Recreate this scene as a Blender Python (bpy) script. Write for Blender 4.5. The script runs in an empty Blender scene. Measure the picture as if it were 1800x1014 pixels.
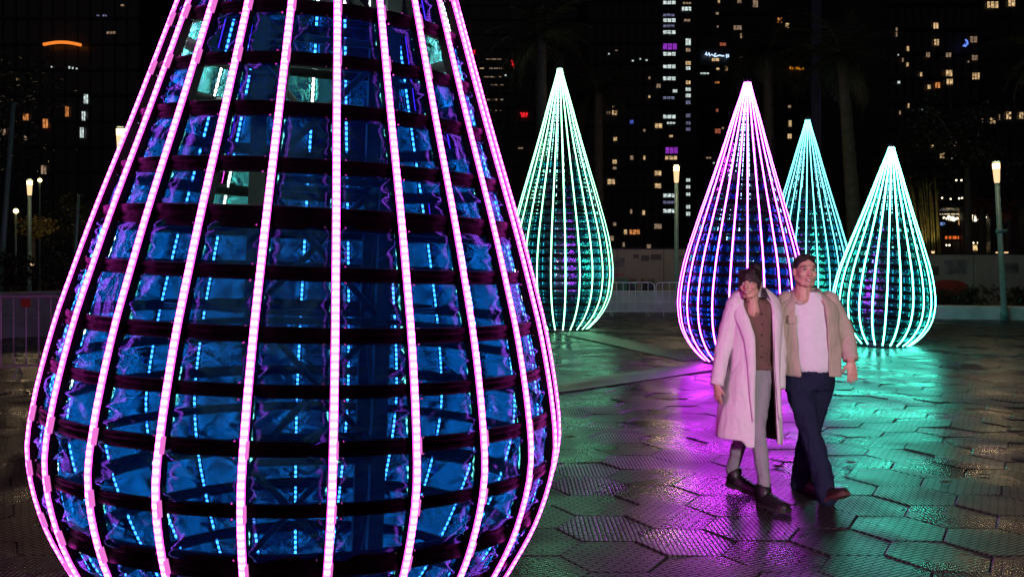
import bpy, bmesh, math, random
from mathutils import Vector, Matrix, noise
R = math.radians
PI = math.pi
rnd = random.Random(7)
scene = bpy.context.scene
COL = scene.collection

# ------------------------------------------------------------------ camera
H = 1.75          # eye height
F = 1590.0        # focal length in pixels of the 1800 px wide photograph
cd = bpy.data.cameras.new('camera')
cam = bpy.data.objects.new('camera', cd)
COL.objects.link(cam)
cam.location = (0, 0, H)
cam.rotation_euler = (R(90), 0, 0)
cd.sensor_width = 36.0
cd.lens = 36.0 * F / 1800.0
cd.shift_y = -47.0 / 1800.0
cd.clip_start = 0.05
cd.clip_end = 3000
scene.camera = cam

# ------------------------------------------------------------------ world, sun, exposure
world = bpy.data.worlds.new('World')
scene.world = world
world.use_nodes = True
wn = world.node_tree
for n in list(wn.nodes):
    wn.nodes.remove(n)
sky = wn.nodes.new('ShaderNodeTexSky')
sky.sky_type = 'NISHITA'
sky.sun_disc = False
sky.sun_elevation = R(30)
sky.sun_rotation = R(160)
tint = wn.nodes.new('ShaderNodeMixRGB')
tint.blend_type = 'MULTIPLY'
tint.inputs[0].default_value = 1.0
tint.inputs[2].default_value = (1.0, 0.62, 0.85, 1)
bg = wn.nodes.new('ShaderNodeBackground')
bg.inputs[1].default_value = 0.0011
wo = wn.nodes.new('ShaderNodeOutputWorld')
wn.links.new(sky.outputs[0], tint.inputs[1])
wn.links.new(tint.outputs[0], bg.inputs[0])
wn.links.new(bg.outputs[0], wo.inputs[0])
sd = bpy.data.lights.new('sun', 'SUN')
sd.energy = 0.03
sd.angle = R(50)
sd.color = (1.0, 0.86, 0.95)
sun = bpy.data.objects.new('sun', sd)
COL.objects.link(sun)
sun.rotation_euler = (R(60), 0, R(-20))
scene.view_settings.view_transform = 'Standard'
scene.view_settings.look = 'None'
scene.view_settings.exposure = 0.0
scene.view_settings.gamma = 1.0
scene.view_settings.use_curve_mapping = False
scene.cycles.max_bounces = 10
scene.cycles.transparent_max_bounces = 24
scene.cycles.sample_clamp_indirect = 4.0
scene.cycles.use_denoising = True
scene.cycles.caustics_reflective = False
scene.cycles.caustics_refractive = False


# ------------------------------------------------------------------ helpers
def P(px, py, d):
    """World point seen at photo pixel (px, py) at depth d."""
    return Vector(((px - 900) / F * d, d, H - (py - 460) / F * d))


def GD(py):
    """Depth of the ground seen at photo row py."""
    return F * H / (py - 460)


def mat(name, col=(.5, .5, .5), rough=.6, metal=0.0, spec=.5, bump=0, bscale=40, vary=0, vscale=8):
    m = bpy.data.materials.new(name)
    m.use_nodes = True
    nt = m.node_tree
    b = nt.nodes['Principled BSDF']
    b.inputs['Base Color'].default_value = (*col, 1)
    b.inputs['Roughness'].default_value = rough
    b.inputs['Metallic'].default_value = metal
    b.inputs['Specular IOR Level'].default_value = spec
    tc = nt.nodes.new('ShaderNodeTexCoord')
    if vary:
        nz = nt.nodes.new('ShaderNodeTexNoise')
        nz.inputs['Scale'].default_value = vscale
        nz.inputs['Detail'].default_value = 5
        nt.links.new(tc.outputs['Object'], nz.inputs['Vector'])
        rp = nt.nodes.new('ShaderNodeValToRGB')
        rp.color_ramp.elements[0].position = .3
        rp.color_ramp.elements[1].position = .7
        rp.color_ramp.elements[0].color = (*[c * (1 - vary) for c in col], 1)
        rp.color_ramp.elements[1].color = (*[min(1, c * (1 + vary)) for c in col], 1)
        nt.links.new(nz.outputs[0], rp.inputs[0])
        nt.links.new(rp.outputs[0], b.inputs['Base Color'])
    if bump:
        nz = nt.nodes.new('ShaderNodeTexNoise')
        nz.inputs['Scale'].default_value = bscale
        nz.inputs['Detail'].default_value = 4
        nt.links.new(tc.outputs['Object'], nz.inputs['Vector'])
        bp = nt.nodes.new('ShaderNodeBump')
        bp.inputs['Strength'].default_value = bump
        bp.inputs['Distance'].default_value = .02
        nt.links.new(nz.outputs[0], bp.inputs['Height'])
        nt.links.new(bp.outputs[0], b.inputs['Normal'])
    return m


def emit(name, col, s, uneven=0, scale=3):
    m = bpy.data.materials.new(name)
    m.use_nodes = True
    nt = m.node_tree
    nt.nodes.clear()
    e = nt.nodes.new('ShaderNodeEmission')
    e.inputs[0].default_value = (*col, 1)
    e.inputs[1].default_value = s
    o = nt.nodes.new('ShaderNodeOutputMaterial')
    nt.links.new(e.outputs[0], o.inputs[0])
    if uneven:
        tc = nt.nodes.new('ShaderNodeTexCoord')
        oi = nt.nodes.new('ShaderNodeObjectInfo')
        ad = nt.nodes.new('ShaderNodeVectorMath')
        ad.operation = 'ADD'
        nt.links.new(tc.outputs['Object'], ad.inputs[0])
        nt.links.new(oi.outputs['Location'], ad.inputs[1])
        nz = nt.nodes.new('ShaderNodeTexNoise')
        nz.inputs['Scale'].default_value = scale
        nz.inputs['Detail'].default_value = 3
        nt.links.new(ad.outputs[0], nz.inputs['Vector'])
        mr = nt.nodes.new('ShaderNodeMapRange')
        mr.inputs[1].default_value = .35
        mr.inputs[2].default_value = .68
        mr.inputs[3].default_value = s * (1 - uneven)
        mr.inputs[4].default_value = s * (1 + uneven)
        nt.links.new(nz.outputs[0], mr.inputs[0])
        nt.links.new(mr.outputs[0], e.inputs[1])
    return m


def link(name, me, parent=None, mats=(), loc=None):
    o = bpy.data.objects.new(name, me)
    COL.objects.link(o)
    if parent is not None:
        o.parent = parent
    for m in (mats if isinstance(mats, (list, tuple)) else [mats]):
        me.materials.append(m)
    if loc is not None:
        o.location = loc
    return o


def tag(o, label=None, cat=None, group=None, kind=None):
    if label:
        o['label'] = label
    if cat:
        o['category'] = cat
    if group:
        o['group'] = group
    if kind:
        o['kind'] = kind
    return o


def empty(name, loc, label=None, cat=None, group=None, rz=0):
    o = bpy.data.objects.new(name, None)
    COL.objects.link(o)
    o.empty_display_size = .2
    o.location = loc
    o.rotation_euler = (0, 0, rz)
    return tag(o, label, cat, group)


class MB:
    """Collects verts and faces; build() links them as one mesh object."""

    def __init__(s):
        s.v, s.f, s.mi, s.uv = [], [], [], {}
        s.m = 0

    def add(s, vs, fs):
        o = len(s.v)
        s.v += [tuple(v) for v in vs]
        for f in fs:
            s.f.append(tuple(i + o for i in f))
            s.mi.append(s.m)
        return o

    def box(s, c, d, rz=0):
        x, y, z = d[0] / 2, d[1] / 2, d[2] / 2
        cs, sn = math.cos(rz), math.sin(rz)
        vs = []
        for sx, sy, sz in ((-1, -1, -1), (1, -1, -1), (1, 1, -1), (-1, 1, -1), (-1, -1, 1), (1, -1, 1), (1, 1, 1), (-1, 1, 1)):
            a, b = sx * x, sy * y
            vs.append((c[0] + a * cs - b * sn, c[1] + a * sn + b * cs, c[2] + sz * z))
        s.add(vs, [(3, 2, 1, 0), (4, 5, 6, 7), (0, 1, 5, 4), (1, 2, 6, 5), (2, 3, 7, 6), (3, 0, 4, 7)])

    def tube(s, pts, rad, n=8, cap=True, ratio=1.0, up=None):
        """Tube along pts; rad a number or a list; ratio squashes the second axis."""
        pts = [Vector(p) for p in pts]
        if not isinstance(rad, (list, tuple)):
            rad = [rad] * len(pts)
        ref = Vector(up) if up else Vector((0.31, 0.87, 0.2))
        rings = []
        for i, p in enumerate(pts):
            a = pts[max(0, i - 1)]
            b = pts[min(len(pts) - 1, i + 1)]
            t = (b - a).normalized()
            u = ref - t * ref.dot(t)
            if u.length < 1e-4:
                u = Vector((1, 0, 0)) - t * t.x
            u.normalize()
            w = t.cross(u)
            r = rad[i]
            ra, rb = r if isinstance(r, (tuple, list)) else (r, r * ratio)
            rings.append([p + w * (ra * math.cos(2 * PI * k / n)) + u * (rb * math.sin(2 * PI * k / n)) for k in range(n)])
        s.loft(rings, cap)

    def loft(s, rings, cap=True, closed=True):
        n = len(rings[0])
        vs = [v for r in rings for v in r]
        fs = []
        for i in range(len(rings) - 1):
            for k in range(n if closed else n - 1):
                k2 = (k + 1) % n
                fs.append((i * n + k, i * n + k2, (i + 1) * n + k2, (i + 1) * n + k))
        if cap and closed:
            fs.append(tuple(range(n - 1, -1, -1)))
            fs.append(tuple((len(rings) - 1) * n + k for k in range(n)))
        s.add(vs, fs)

    def ball(s, c, r, nu=12, nv=8, rot=None):
        c = Vector(c)
        rx, ry, rz = r if isinstance(r, (tuple, list)) else (r, r, r)
        vs = []
        for j in range(1, nv):
            th = PI * j / nv
            for k in range(nu):
                a = 2 * PI * k / nu
                v = Vector((rx * math.sin(th) * math.cos(a), ry * math.sin(th) * math.sin(a), rz * math.cos(th)))
                vs.append(v)
        vs.append(Vector((0, 0, rz)))
        vs.append(Vector((0, 0, -rz)))
        if rot is not None:
            vs = [rot @ v for v in vs]
        vs = [v + c for v in vs]
        fs = []
        for j in range(nv - 2):
            for k in range(nu):
                k2 = (k + 1) % nu
                fs.append((j * nu + k, (j + 1) * nu + k, (j + 1) * nu + k2, j * nu + k2))
        T, B = (nv - 1) * nu, (nv - 1) * nu + 1
        for k in range(nu):
            k2 = (k + 1) % nu
            fs.append((T, k, k2))
            fs.append((B, (nv - 2) * nu + k2, (nv - 2) * nu + k))
        s.add(vs, fs)

    def chain(s, pts, rad, n=14, ratio=1.0, up=None):
        """Tapered limb with rounded ends."""
        s.tube(pts, rad, n, True, ratio, up)
        for p, r in ((pts[0], rad[0]), (pts[-1], rad[-1])):
            ra = r if not isinstance(r, (tuple, list)) else max(r) * .9
            s.ball(p, ra * .98, n, 8)

    def mesh(s, name, smooth=True):
        me = bpy.data.meshes.new(name)
        me.from_pydata(s.v, [], s.f)
        me.polygons.foreach_set('material_index', s.mi)
        if smooth:
            me.polygons.foreach_set('use_smooth', [True] * len(s.f))
        me.update()
        return me

    def build(s, name, mats, parent=None, loc=None, smooth=True):
        return link(name, s.mesh(name, smooth), parent, mats, loc)


def baked(me_in, name, voxel=None, smooth=0, solid=None, subsurf=0):
    """Mesh with remesh / smooth / solidify evaluated in, no operators needed."""
    t = bpy.data.objects.new('temporary', me_in)
    COL.objects.link(t)
    if voxel:
        md = t.modifiers.new('r', 'REMESH')
        md.mode = 'VOXEL'
        md.voxel_size = voxel
        md.use_smooth_shade = True
    if subsurf:
        md = t.modifiers.new('ss', 'SUBSURF')
        md.levels = md.render_levels = subsurf
    if solid:
        md = t.modifiers.new('so', 'SOLIDIFY')
        md.thickness = solid
        md.offset = 0
    if smooth:
        md = t.modifiers.new('sm', 'SMOOTH')
        md.iterations = smooth
        md.factor = .5
    dg = bpy.context.evaluated_depsgraph_get()
    me = bpy.data.meshes.new_from_object(t.evaluated_get(dg))
    me.name = name
    bpy.data.objects.remove(t)
    bpy.data.meshes.remove(me_in)
    me.polygons.foreach_set('use_smooth', [True] * len(me.polygons))
    me.materials.clear()
    return me


def wobble(me, amp, scale, seed=0, axis_weight=(1, 1, 1)):
    """Pushes vertices along their normals with smooth noise: folds and dents."""
    off = Vector((seed * 3.7, seed * 1.3, seed * 5.1))
    nm = [v.normal.copy() for v in me.vertices]
    for v, n in zip(me.vertices, nm):
        q = Vector((v.co.x * axis_weight[0], v.co.y * axis_weight[1], v.co.z * axis_weight[2])) * scale + off
        v.co += n * (amp * noise.noise(q))


# ------------------------------------------------------------------ materials
M = {}
M['black_plastic'] = mat('black_plastic', (.005, .0045, .005), .42, bump=.3, bscale=18, spec=.12)
M['black_steel'] = mat('black_steel', (.015, .015, .017), .4, metal=.0)
M['steel'] = mat('galvanised_steel', (.78, .78, .8), .5, metal=.0, vary=.2, vscale=20)
M['screw'] = mat('screw_steel', (.6, .6, .6), .25, metal=1)
M['clip'] = mat('clear_clip_plastic', (.85, .8, .84), .3)
M['pole'] = mat('teal_cast_pole', (.13, .27, .27), .45, vary=.15)  # grey poles; teal cast of the mint light is put into this colour
M['concrete'] = mat('pale_concrete', (.60, .61, .59), .6, bump=.2, bscale=12, vary=.18, vscale=2.5)
M['dark_concrete'] = mat('weathered_concrete', (.2, .195, .19), .7, bump=.2, bscale=12, vary=.2, vscale=2.5)
M['rubber'] = mat('wet_rubber', (.03, .03, .034), .22, bump=.35, bscale=60)
M['hoarding'] = mat('white_hoarding_board', (.26, .25, .225), .55, vary=.12, vscale=1.5)
M['poster_dark'] = mat('dark_poster_print', (.06, .055, .06), .5, vary=.6, vscale=4)
M['poster_grey'] = mat('grey_poster_print', (.14, .14, .15), .5, vary=.6, vscale=3)
M['poster_red'] = mat('red_mural_paint', (.32, .035, .03), .5, vary=.3, vscale=2)
M['tower'] = mat('dark_curtain_wall', (.04, .038, .046), .35, vary=.3, vscale=.1)
M['tower2'] = mat('dark_stone_facade', (.06, .052, .056), .6, vary=.3, vscale=.1)
M['frame'] = mat('window_frame', (.02, .02, .022), .5)
M['leaf'] = mat('palm_leaf', (.03, .04, .022), .45, vary=.3, vscale=2)
M['leaf_dark'] = mat('dark_leaf', (.024, .034, .018), .5, vary=.4, vscale=2)
M['leaf_red'] = mat('reddish_leaf', (.14, .045, .035), .5, vary=.3, vscale=2)
M['leaf_yellow'] = mat('yellowish_leaf', (.16, .13, .03), .5, vary=.4, vscale=2)
M['bark'] = mat('palm_bark', (.055, .047, .042), .85, bump=.6, bscale=10, vary=.3, vscale=5)
M['bamboo'] = mat('bamboo_cane', (.22, .19, .05), .45, vary=.25, vscale=6)
M['slot'] = mat('black_drain_iron', (.008, .008, .008), .5)
M['deadleaf'] = mat('fallen_leaf', (.06, .035, .02), .6)
M['asphalt'] = mat('ground_joint', (.02, .018, .018), .5, bump=.3, bscale=30)


def strip_mat(name, core, side, edge, pitch):
    """LED strip: bright diodes at a fixed pitch under a glowing half-round diffuser, deeper in colour at its sides."""
    m = bpy.data.materials.new(name)
    m.use_nodes = True
    nt = m.node_tree
    nt.nodes.clear()
    uv = nt.nodes.new('ShaderNodeUVMap')
    uv.uv_map = 'UVMap'
    sp = nt.nodes.new('ShaderNodeSeparateXYZ')
    nt.links.new(uv.outputs[0], sp.inputs[0])

    def math_(op, a, b=None):
        n = nt.nodes.new('ShaderNodeMath')
        n.operation = op
        for i, q in enumerate((a, b)):
            if q is None:
                continue
            if isinstance(q, (int, float)):
                n.inputs[i].default_value = q
            else:
                nt.links.new(q, n.inputs[i])
        return n.outputs[0]
    sn = math_('SINE', math_('MULTIPLY', sp.outputs[1], 2 * PI / pitch))
    ed = math_('ABSOLUTE', math_('SUBTRACT', sp.outputs[0], .5))

    def ramp(v, a, b):
        mr = nt.nodes.new('ShaderNodeMapRange')
        mr.interpolation_type = 'SMOOTHSTEP'
        mr.inputs[1].default_value = a
        mr.inputs[2].default_value = b
        nt.links.new(v, mr.inputs[0])
        return mr.outputs[0]
    mx = nt.nodes.new('ShaderNodeMixRGB')
    mx.inputs[1].default_value = (*side, 1)
    mx.inputs[2].default_value = (*core, 1)
    nt.links.new(ramp(sn, -.8, .7), mx.inputs[0])
    m2 = nt.nodes.new('ShaderNodeMixRGB')
    m2.inputs[2].default_value = (*edge, 1)
    nt.links.new(mx.outputs[0], m2.inputs[1])
    nt.links.new(ramp(ed, .2, .46), m2.inputs[0])
    e = nt.nodes.new('ShaderNodeEmission')
    nt.links.new(m2.outputs[0], e.inputs[0])
    o = nt.nodes.new('ShaderNodeOutputMaterial')
    nt.links.new(e.outputs[0], o.inputs[0])
    return m


def film_mat(name, trans, refl, diff):
    """Tinted cellophane: see-through colour, mirror-like wrinkles, a little body colour."""
    m = bpy.data.materials.new(name)
    m.use_nodes = True
    nt = m.node_tree
    nt.nodes.clear()
    tc = nt.nodes.new('ShaderNodeTexCoord')
    oi = nt.nodes.new('ShaderNodeObjectInfo')
    ad = nt.nodes.new('ShaderNodeVectorMath')
    ad.operation = 'MULTIPLY_ADD'
    ad.inputs[1].default_value = (1, 1, 1)
    nt.links.new(tc.outputs['Object'], ad.inputs[0])
    sc = nt.nodes.new('ShaderNodeMath')
    sc.operation = 'MULTIPLY'
    sc.inputs[1].default_value = 37.0
    nt.links.new(oi.outputs['Random'], sc.inputs[0])
    nt.links.new(sc.outputs[0], ad.inputs[2])
    nz = nt.nodes.new('ShaderNodeTexNoise')
    nz.inputs['Scale'].default_value = 5
    nz.inputs['Detail'].default_value = 2
    nz.inputs['Distortion'].default_value = 1.2
    nt.links.new(ad.outputs[0], nz.inputs['Vector'])
    n2 = nt.nodes.new('ShaderNodeTexNoise')
    n2.inputs['Scale'].default_value = 420
    nt.links.new(ad.outputs[0], n2.inputs['Vector'])
    bp = nt.nodes.new('ShaderNodeBump')
    bp.inputs['Strength'].default_value = .5
    bp.inputs['Distance'].default_value = .03
    nt.links.new(nz.outputs[0], bp.inputs['Height'])
    b2 = nt.nodes.new('ShaderNodeBump')
    b2.inputs['Strength'].default_value = .25
    b2.inputs['Distance'].default_value = .002
    nt.links.new(n2.outputs[0], b2.inputs['Height'])
    nt.links.new(bp.outputs[0], b2.inputs['Normal'])
    tr = nt.nodes.new('ShaderNodeBsdfTransparent')
    tr.inputs[0].default_value = (*trans, 1)
    df = nt.nodes.new('ShaderNodeBsdfTranslucent')
    df.inputs[0].default_value = (*diff, 1)
    d2 = nt.nodes.new('ShaderNodeBsdfDiffuse')
    d2.inputs[0].default_value = (*diff, 1)
    gl = nt.nodes.new('ShaderNodeBsdfGlossy')
    gl.inputs[0].default_value = (*refl, 1)
    gl.inputs['Roughness'].default_value = .07
    nt.links.new(b2.outputs[0], gl.inputs['Normal'])
    mb = nt.nodes.new('ShaderNodeMixShader')
    mb.inputs[0].default_value = .5
    nt.links.new(df.outputs[0], mb.inputs[1])
    nt.links.new(d2.outputs[0], mb.inputs[2])
    m1 = nt.nodes.new('ShaderNodeMixShader')
    m1.inputs[0].default_value = .17
    nt.links.new(tr.outputs[0], m1.inputs[1])
    nt.links.new(mb.outputs[0], m1.inputs[2])
    fr = nt.nodes.new('ShaderNodeFresnel')
    fr.inputs[0].default_value = 3.0
    nt.links.new(b2.outputs[0], fr.inputs['Normal'])
    m2 = nt.nodes.new('ShaderNodeMixShader')
    nt.links.new(fr.outputs[0], m2.inputs[0])
    nt.links.new(m1.outputs[0], m2.inputs[1])
    nt.links.new(gl.outputs[0], m2.inputs[2])
    o = nt.nodes.new('ShaderNodeOutputMaterial')
    nt.links.new(m2.outputs[0], o.inputs[0])
    return m


def paver_mat(name, base, seed=0.0):
    m = bpy.data.materials.new(name)
    m.use_nodes = True
    nt = m.node_tree
    b = nt.nodes['Principled BSDF']
    uv = nt.nodes.new('ShaderNodeUVMap')
    uv.uv_map = 'UVMap'
    mp = nt.nodes.new('ShaderNodeMapping')
    mp.inputs['Rotation'].default_value = (0, 0, R(30))
    nt.links.new(uv.outputs[0], mp.inputs[0])
    br = nt.nodes.new('ShaderNodeTexBrick')
    br.inputs['Scale'].default_value = 1.0
    br.inputs['Brick Width'].default_value = .11
    br.inputs['Row Height'].default_value = .03
    br.inputs['Mortar Size'].default_value = .0068
    br.inputs['Mortar Smooth'].default_value = .5
    br.inputs['Color1'].default_value = (1, 1, 1, 1)
    br.inputs['Color2'].default_value = (.75, .75, .75, 1)
    br.inputs['Mortar'].default_value = (0, 0, 0, 1)
    nt.links.new(mp.outputs[0], br.inputs['Vector'])
    geo = nt.nodes.new('ShaderNodeNewGeometry')
    nz = nt.nodes.new('ShaderNodeTexNoise')
    nz.inputs['Scale'].default_value = 1.1
    nz.inputs['Detail'].default_value = 6
    nt.links.new(geo.outputs['Position'], nz.inputs['Vector'])
    n2 = nt.nodes.new('ShaderNodeTexNoise')
    n2.inputs['Scale'].default_value = 55
    n2.inputs['Detail'].default_value = 4
    nt.links.new(geo.outputs['Position'], n2.inputs['Vector'])
    # wetness: smoother film of water in patches
    mr = nt.nodes.new('ShaderNodeMapRange')
    mr.inputs[1].default_value = .35
    mr.inputs[2].default_value = .65
    mr.inputs[3].default_value = .17
    mr.inputs[4].default_value = .44
    nt.links.new(nz.outputs[0], mr.inputs[0])
    nt.links.new(mr.outputs[0], b.inputs['Roughness'])
    rp = nt.nodes.new('ShaderNodeValToRGB')
    rp.color_ramp.elements[0].position = .3
    rp.color_ramp.elements[1].position = .75
    rp.color_ramp.elements[0].color = (*[c * .55 for c in base], 1)
    rp.color_ramp.elements[1].color = (*[c * 1.35 for c in base], 1)
    nt.links.new(n2.outputs[0], rp.inputs[0])
    nt.links.new(rp.outputs[0], b.inputs['Base Color'])
    bp = nt.nodes.new('ShaderNodeBump')
    bp.inputs['Strength'].default_value = .8
    bp.inputs['Distance'].default_value = .006
    nt.links.new(br.outputs['Color'], bp.inputs['Height'])
    b2 = nt.nodes.new('ShaderNodeBump')
    b2.inputs['Strength'].default_value = .22
    b2.inputs['Distance'].default_value = .008
    nt.links.new(n2.outputs[0], b2.inputs['Height'])
    nt.links.new(bp.outputs[0], b2.inputs['Normal'])
    nt.links.new(b2.outputs[0], b.inputs['Normal'])
    ms = nt.nodes.new('ShaderNodeMapRange')
    ms.inputs[3].default_value = .95
    ms.inputs[4].default_value = .2
    nt.links.new(br.outputs['Fac'], ms.inputs[0])
    nt.links.new(ms.outputs[0], b.inputs['Specular IOR Level'])
    grit = nt.nodes.new('ShaderNodeBsdfDiffuse')
    grit.inputs[0].default_value = (.012, .011, .011, 1)
    gm = nt.nodes.new('ShaderNodeMath')
    gm.operation = 'MULTIPLY'
    gm.inputs[1].default_value = .56
    nt.links.new(br.outputs['Fac'], gm.inputs[0])
    mxs = nt.nodes.new('ShaderNodeMixShader')
    nt.links.new(gm.outputs[0], mxs.inputs[0])
    nt.links.new(b.outputs[0], mxs.inputs[1])
    nt.links.new(grit.outputs[0], mxs.inputs[2])
    nt.links.new(mxs.outputs[0], nt.nodes['Material Output'].inputs[0])
    return m


M['paver'] = paver_mat('wet_ribbed_paver', (.036, .031, .032))

# ------------------------------------------------------------------ ground and paving
g = MB()
g.add([(-600, -60, -.045), (600, -60, -.045), (600, 1200, -.045), (-600, 1200, -.045)], [(0, 1, 2, 3)])
tag(g.build('ground', M['asphalt']), kind='structure')
paving = empty('paving', (0, 0, 0))
paving['kind'] = 'structure'
SIDE = .323
HEX_W = 1.5 * SIDE
HEX_H = math.sqrt(3) * SIDE


def hex_geo(gap=.0028, ch=.005):
    vs, fs, uv = [], [], []
    for rr, z in ((SIDE - gap - ch * 1.4, 0), (SIDE - gap, -ch), (SIDE - gap, -.045)):
        for k in range(6):
            a = k * PI / 3
            vs.append((rr * math.cos(a), rr * math.sin(a), z))
    fs.append(tuple(range(6)))
    for j in range(2):
        for k in range(6):
            k2 = (k + 1) % 6
            fs.append((j * 6 + k, (j + 1) * 6 + k, (j + 1) * 6 + k2, j * 6 + k2))
    return vs, fs


def mesh_uv(name, vs, fs, uvs):
    me = bpy.data.meshes.new(name)
    me.from_pydata(vs, [], fs)
    l = me.uv_layers.new(name='UVMap')
    for i, lp in enumerate(me.loops):
        l.data[i].uv = uvs[lp.vertex_index]
    me.update()
    return me


hv, hf = hex_geo()
hex_meshes = []
for k in range(4):
    q = k * .37
    me = mesh_uv('paver', hv, hf, [(v[0] + q, v[1] + q * .7) for v in hv])
    me.materials.append(M['paver'])
    hex_meshes.append(me)
cells = []
for i in range(-60, 61):
    for j in range(0, 90):
        x = i * HEX_W + .12
        y = 1.2 + (j + (.5 if i % 2 else 0)) * HEX_H
        if y < 42 and abs(x) < 3 + y * .72:
            cells.append((x, y))
inview = sorted([c for c in cells if c[1] > 4.4 and abs(c[0]) < c[1] * .575 + .3], key=lambda c: c[1])
near = set(inview[:300])
rest_v, rest_f, rest_uv = [], [], []
for c in cells:
    k = rnd.randrange(6)
    tx, ty = rnd.gauss(0, .010), rnd.gauss(0, .016)
    dz = rnd.uniform(-.003, .001)
    rot = Matrix.Rotation(k * PI / 3, 4, 'Z')
    mtx = Matrix.Translation((c[0], c[1], dz)) @ Matrix.Rotation(tx, 4, 'X') @ Matrix.Rotation(ty, 4, 'Y') @ rot
    if c in near:
        o = bpy.data.objects.new('paver', rnd.choice(hex_meshes))
        COL.objects.link(o)
        o.parent = paving
        o.matrix_local = mtx
    else:
        b0 = len(rest_v)
        rest_v += [tuple(mtx @ Vector(v)) for v in hv]
        rest_uv += [(v[0] + c[0] * .3, v[1]) for v in hv]
        rest_f += [tuple(i + b0 for i in f) for f in hf]
me = mesh_uv('far_pavers', rest_v, rest_f, rest_uv)
tag(link('far_pavers', me, paving, M['paver']), kind='stuff')


# ------------------------------------------------------------------ teardrop light sculptures
PROF_FAR = [(0, .47), (.016, .56), (.05, .73), (.093, .87), (.137, .955), (.2, 1.0), (.25, .995), (.29, .972), (.35, .92), (.404, .855),
        (.464, .77), (.52, .69), (.585, .592), (.65, .495), (.705, .415), (.77, .322), (.836, .232), (.89, .155), (.945, .075), (.98, .035), (1.0, .022)]
PROF_NEAR = [(z / 5.3, (r - .028 - .008 * z) / 1.163) for z, r in ((0, .58), (.1, .70), (.2, .80), (.375, .924), (.455, .975), (.69, 1.095), (.953, 1.163), (1.16, 1.15), (1.466, 1.09),
             (1.669, 1.034), (1.925, .958), (2.376, .812), (2.927, .641), (3.4, .49), (4.0, .32), (4.6, .17), (5.05, .13), (5.3, .115))]


def prof(t, PROF=None):
    PROF = PROF or PROF_FAR
    for (a, ra), (b, rb) in zip(PROF, PROF[1:]):
        if t <= b:
            u = (t - a) / (b - a)
            i = PROF.index((a, ra))
            p0 = PROF[max(0, i - 1)]
            p3 = PROF[min(len(PROF) - 1, i + 2)]
            m0 = (rb - p0[1]) / max(1e-6, b - p0[0]) * (b - a)
            m1 = (p3[1] - ra) / max(1e-6, p3[0] - a) * (b - a)
            h = 2 * u ** 3 - 3 * u * u + 1
            return h * ra + (u ** 3 - 2 * u * u + u) * m0 + (-2 * u ** 3 + 3 * u * u) * rb + (u ** 3 - u * u) * m1
    return PROF[-1][1]


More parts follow.
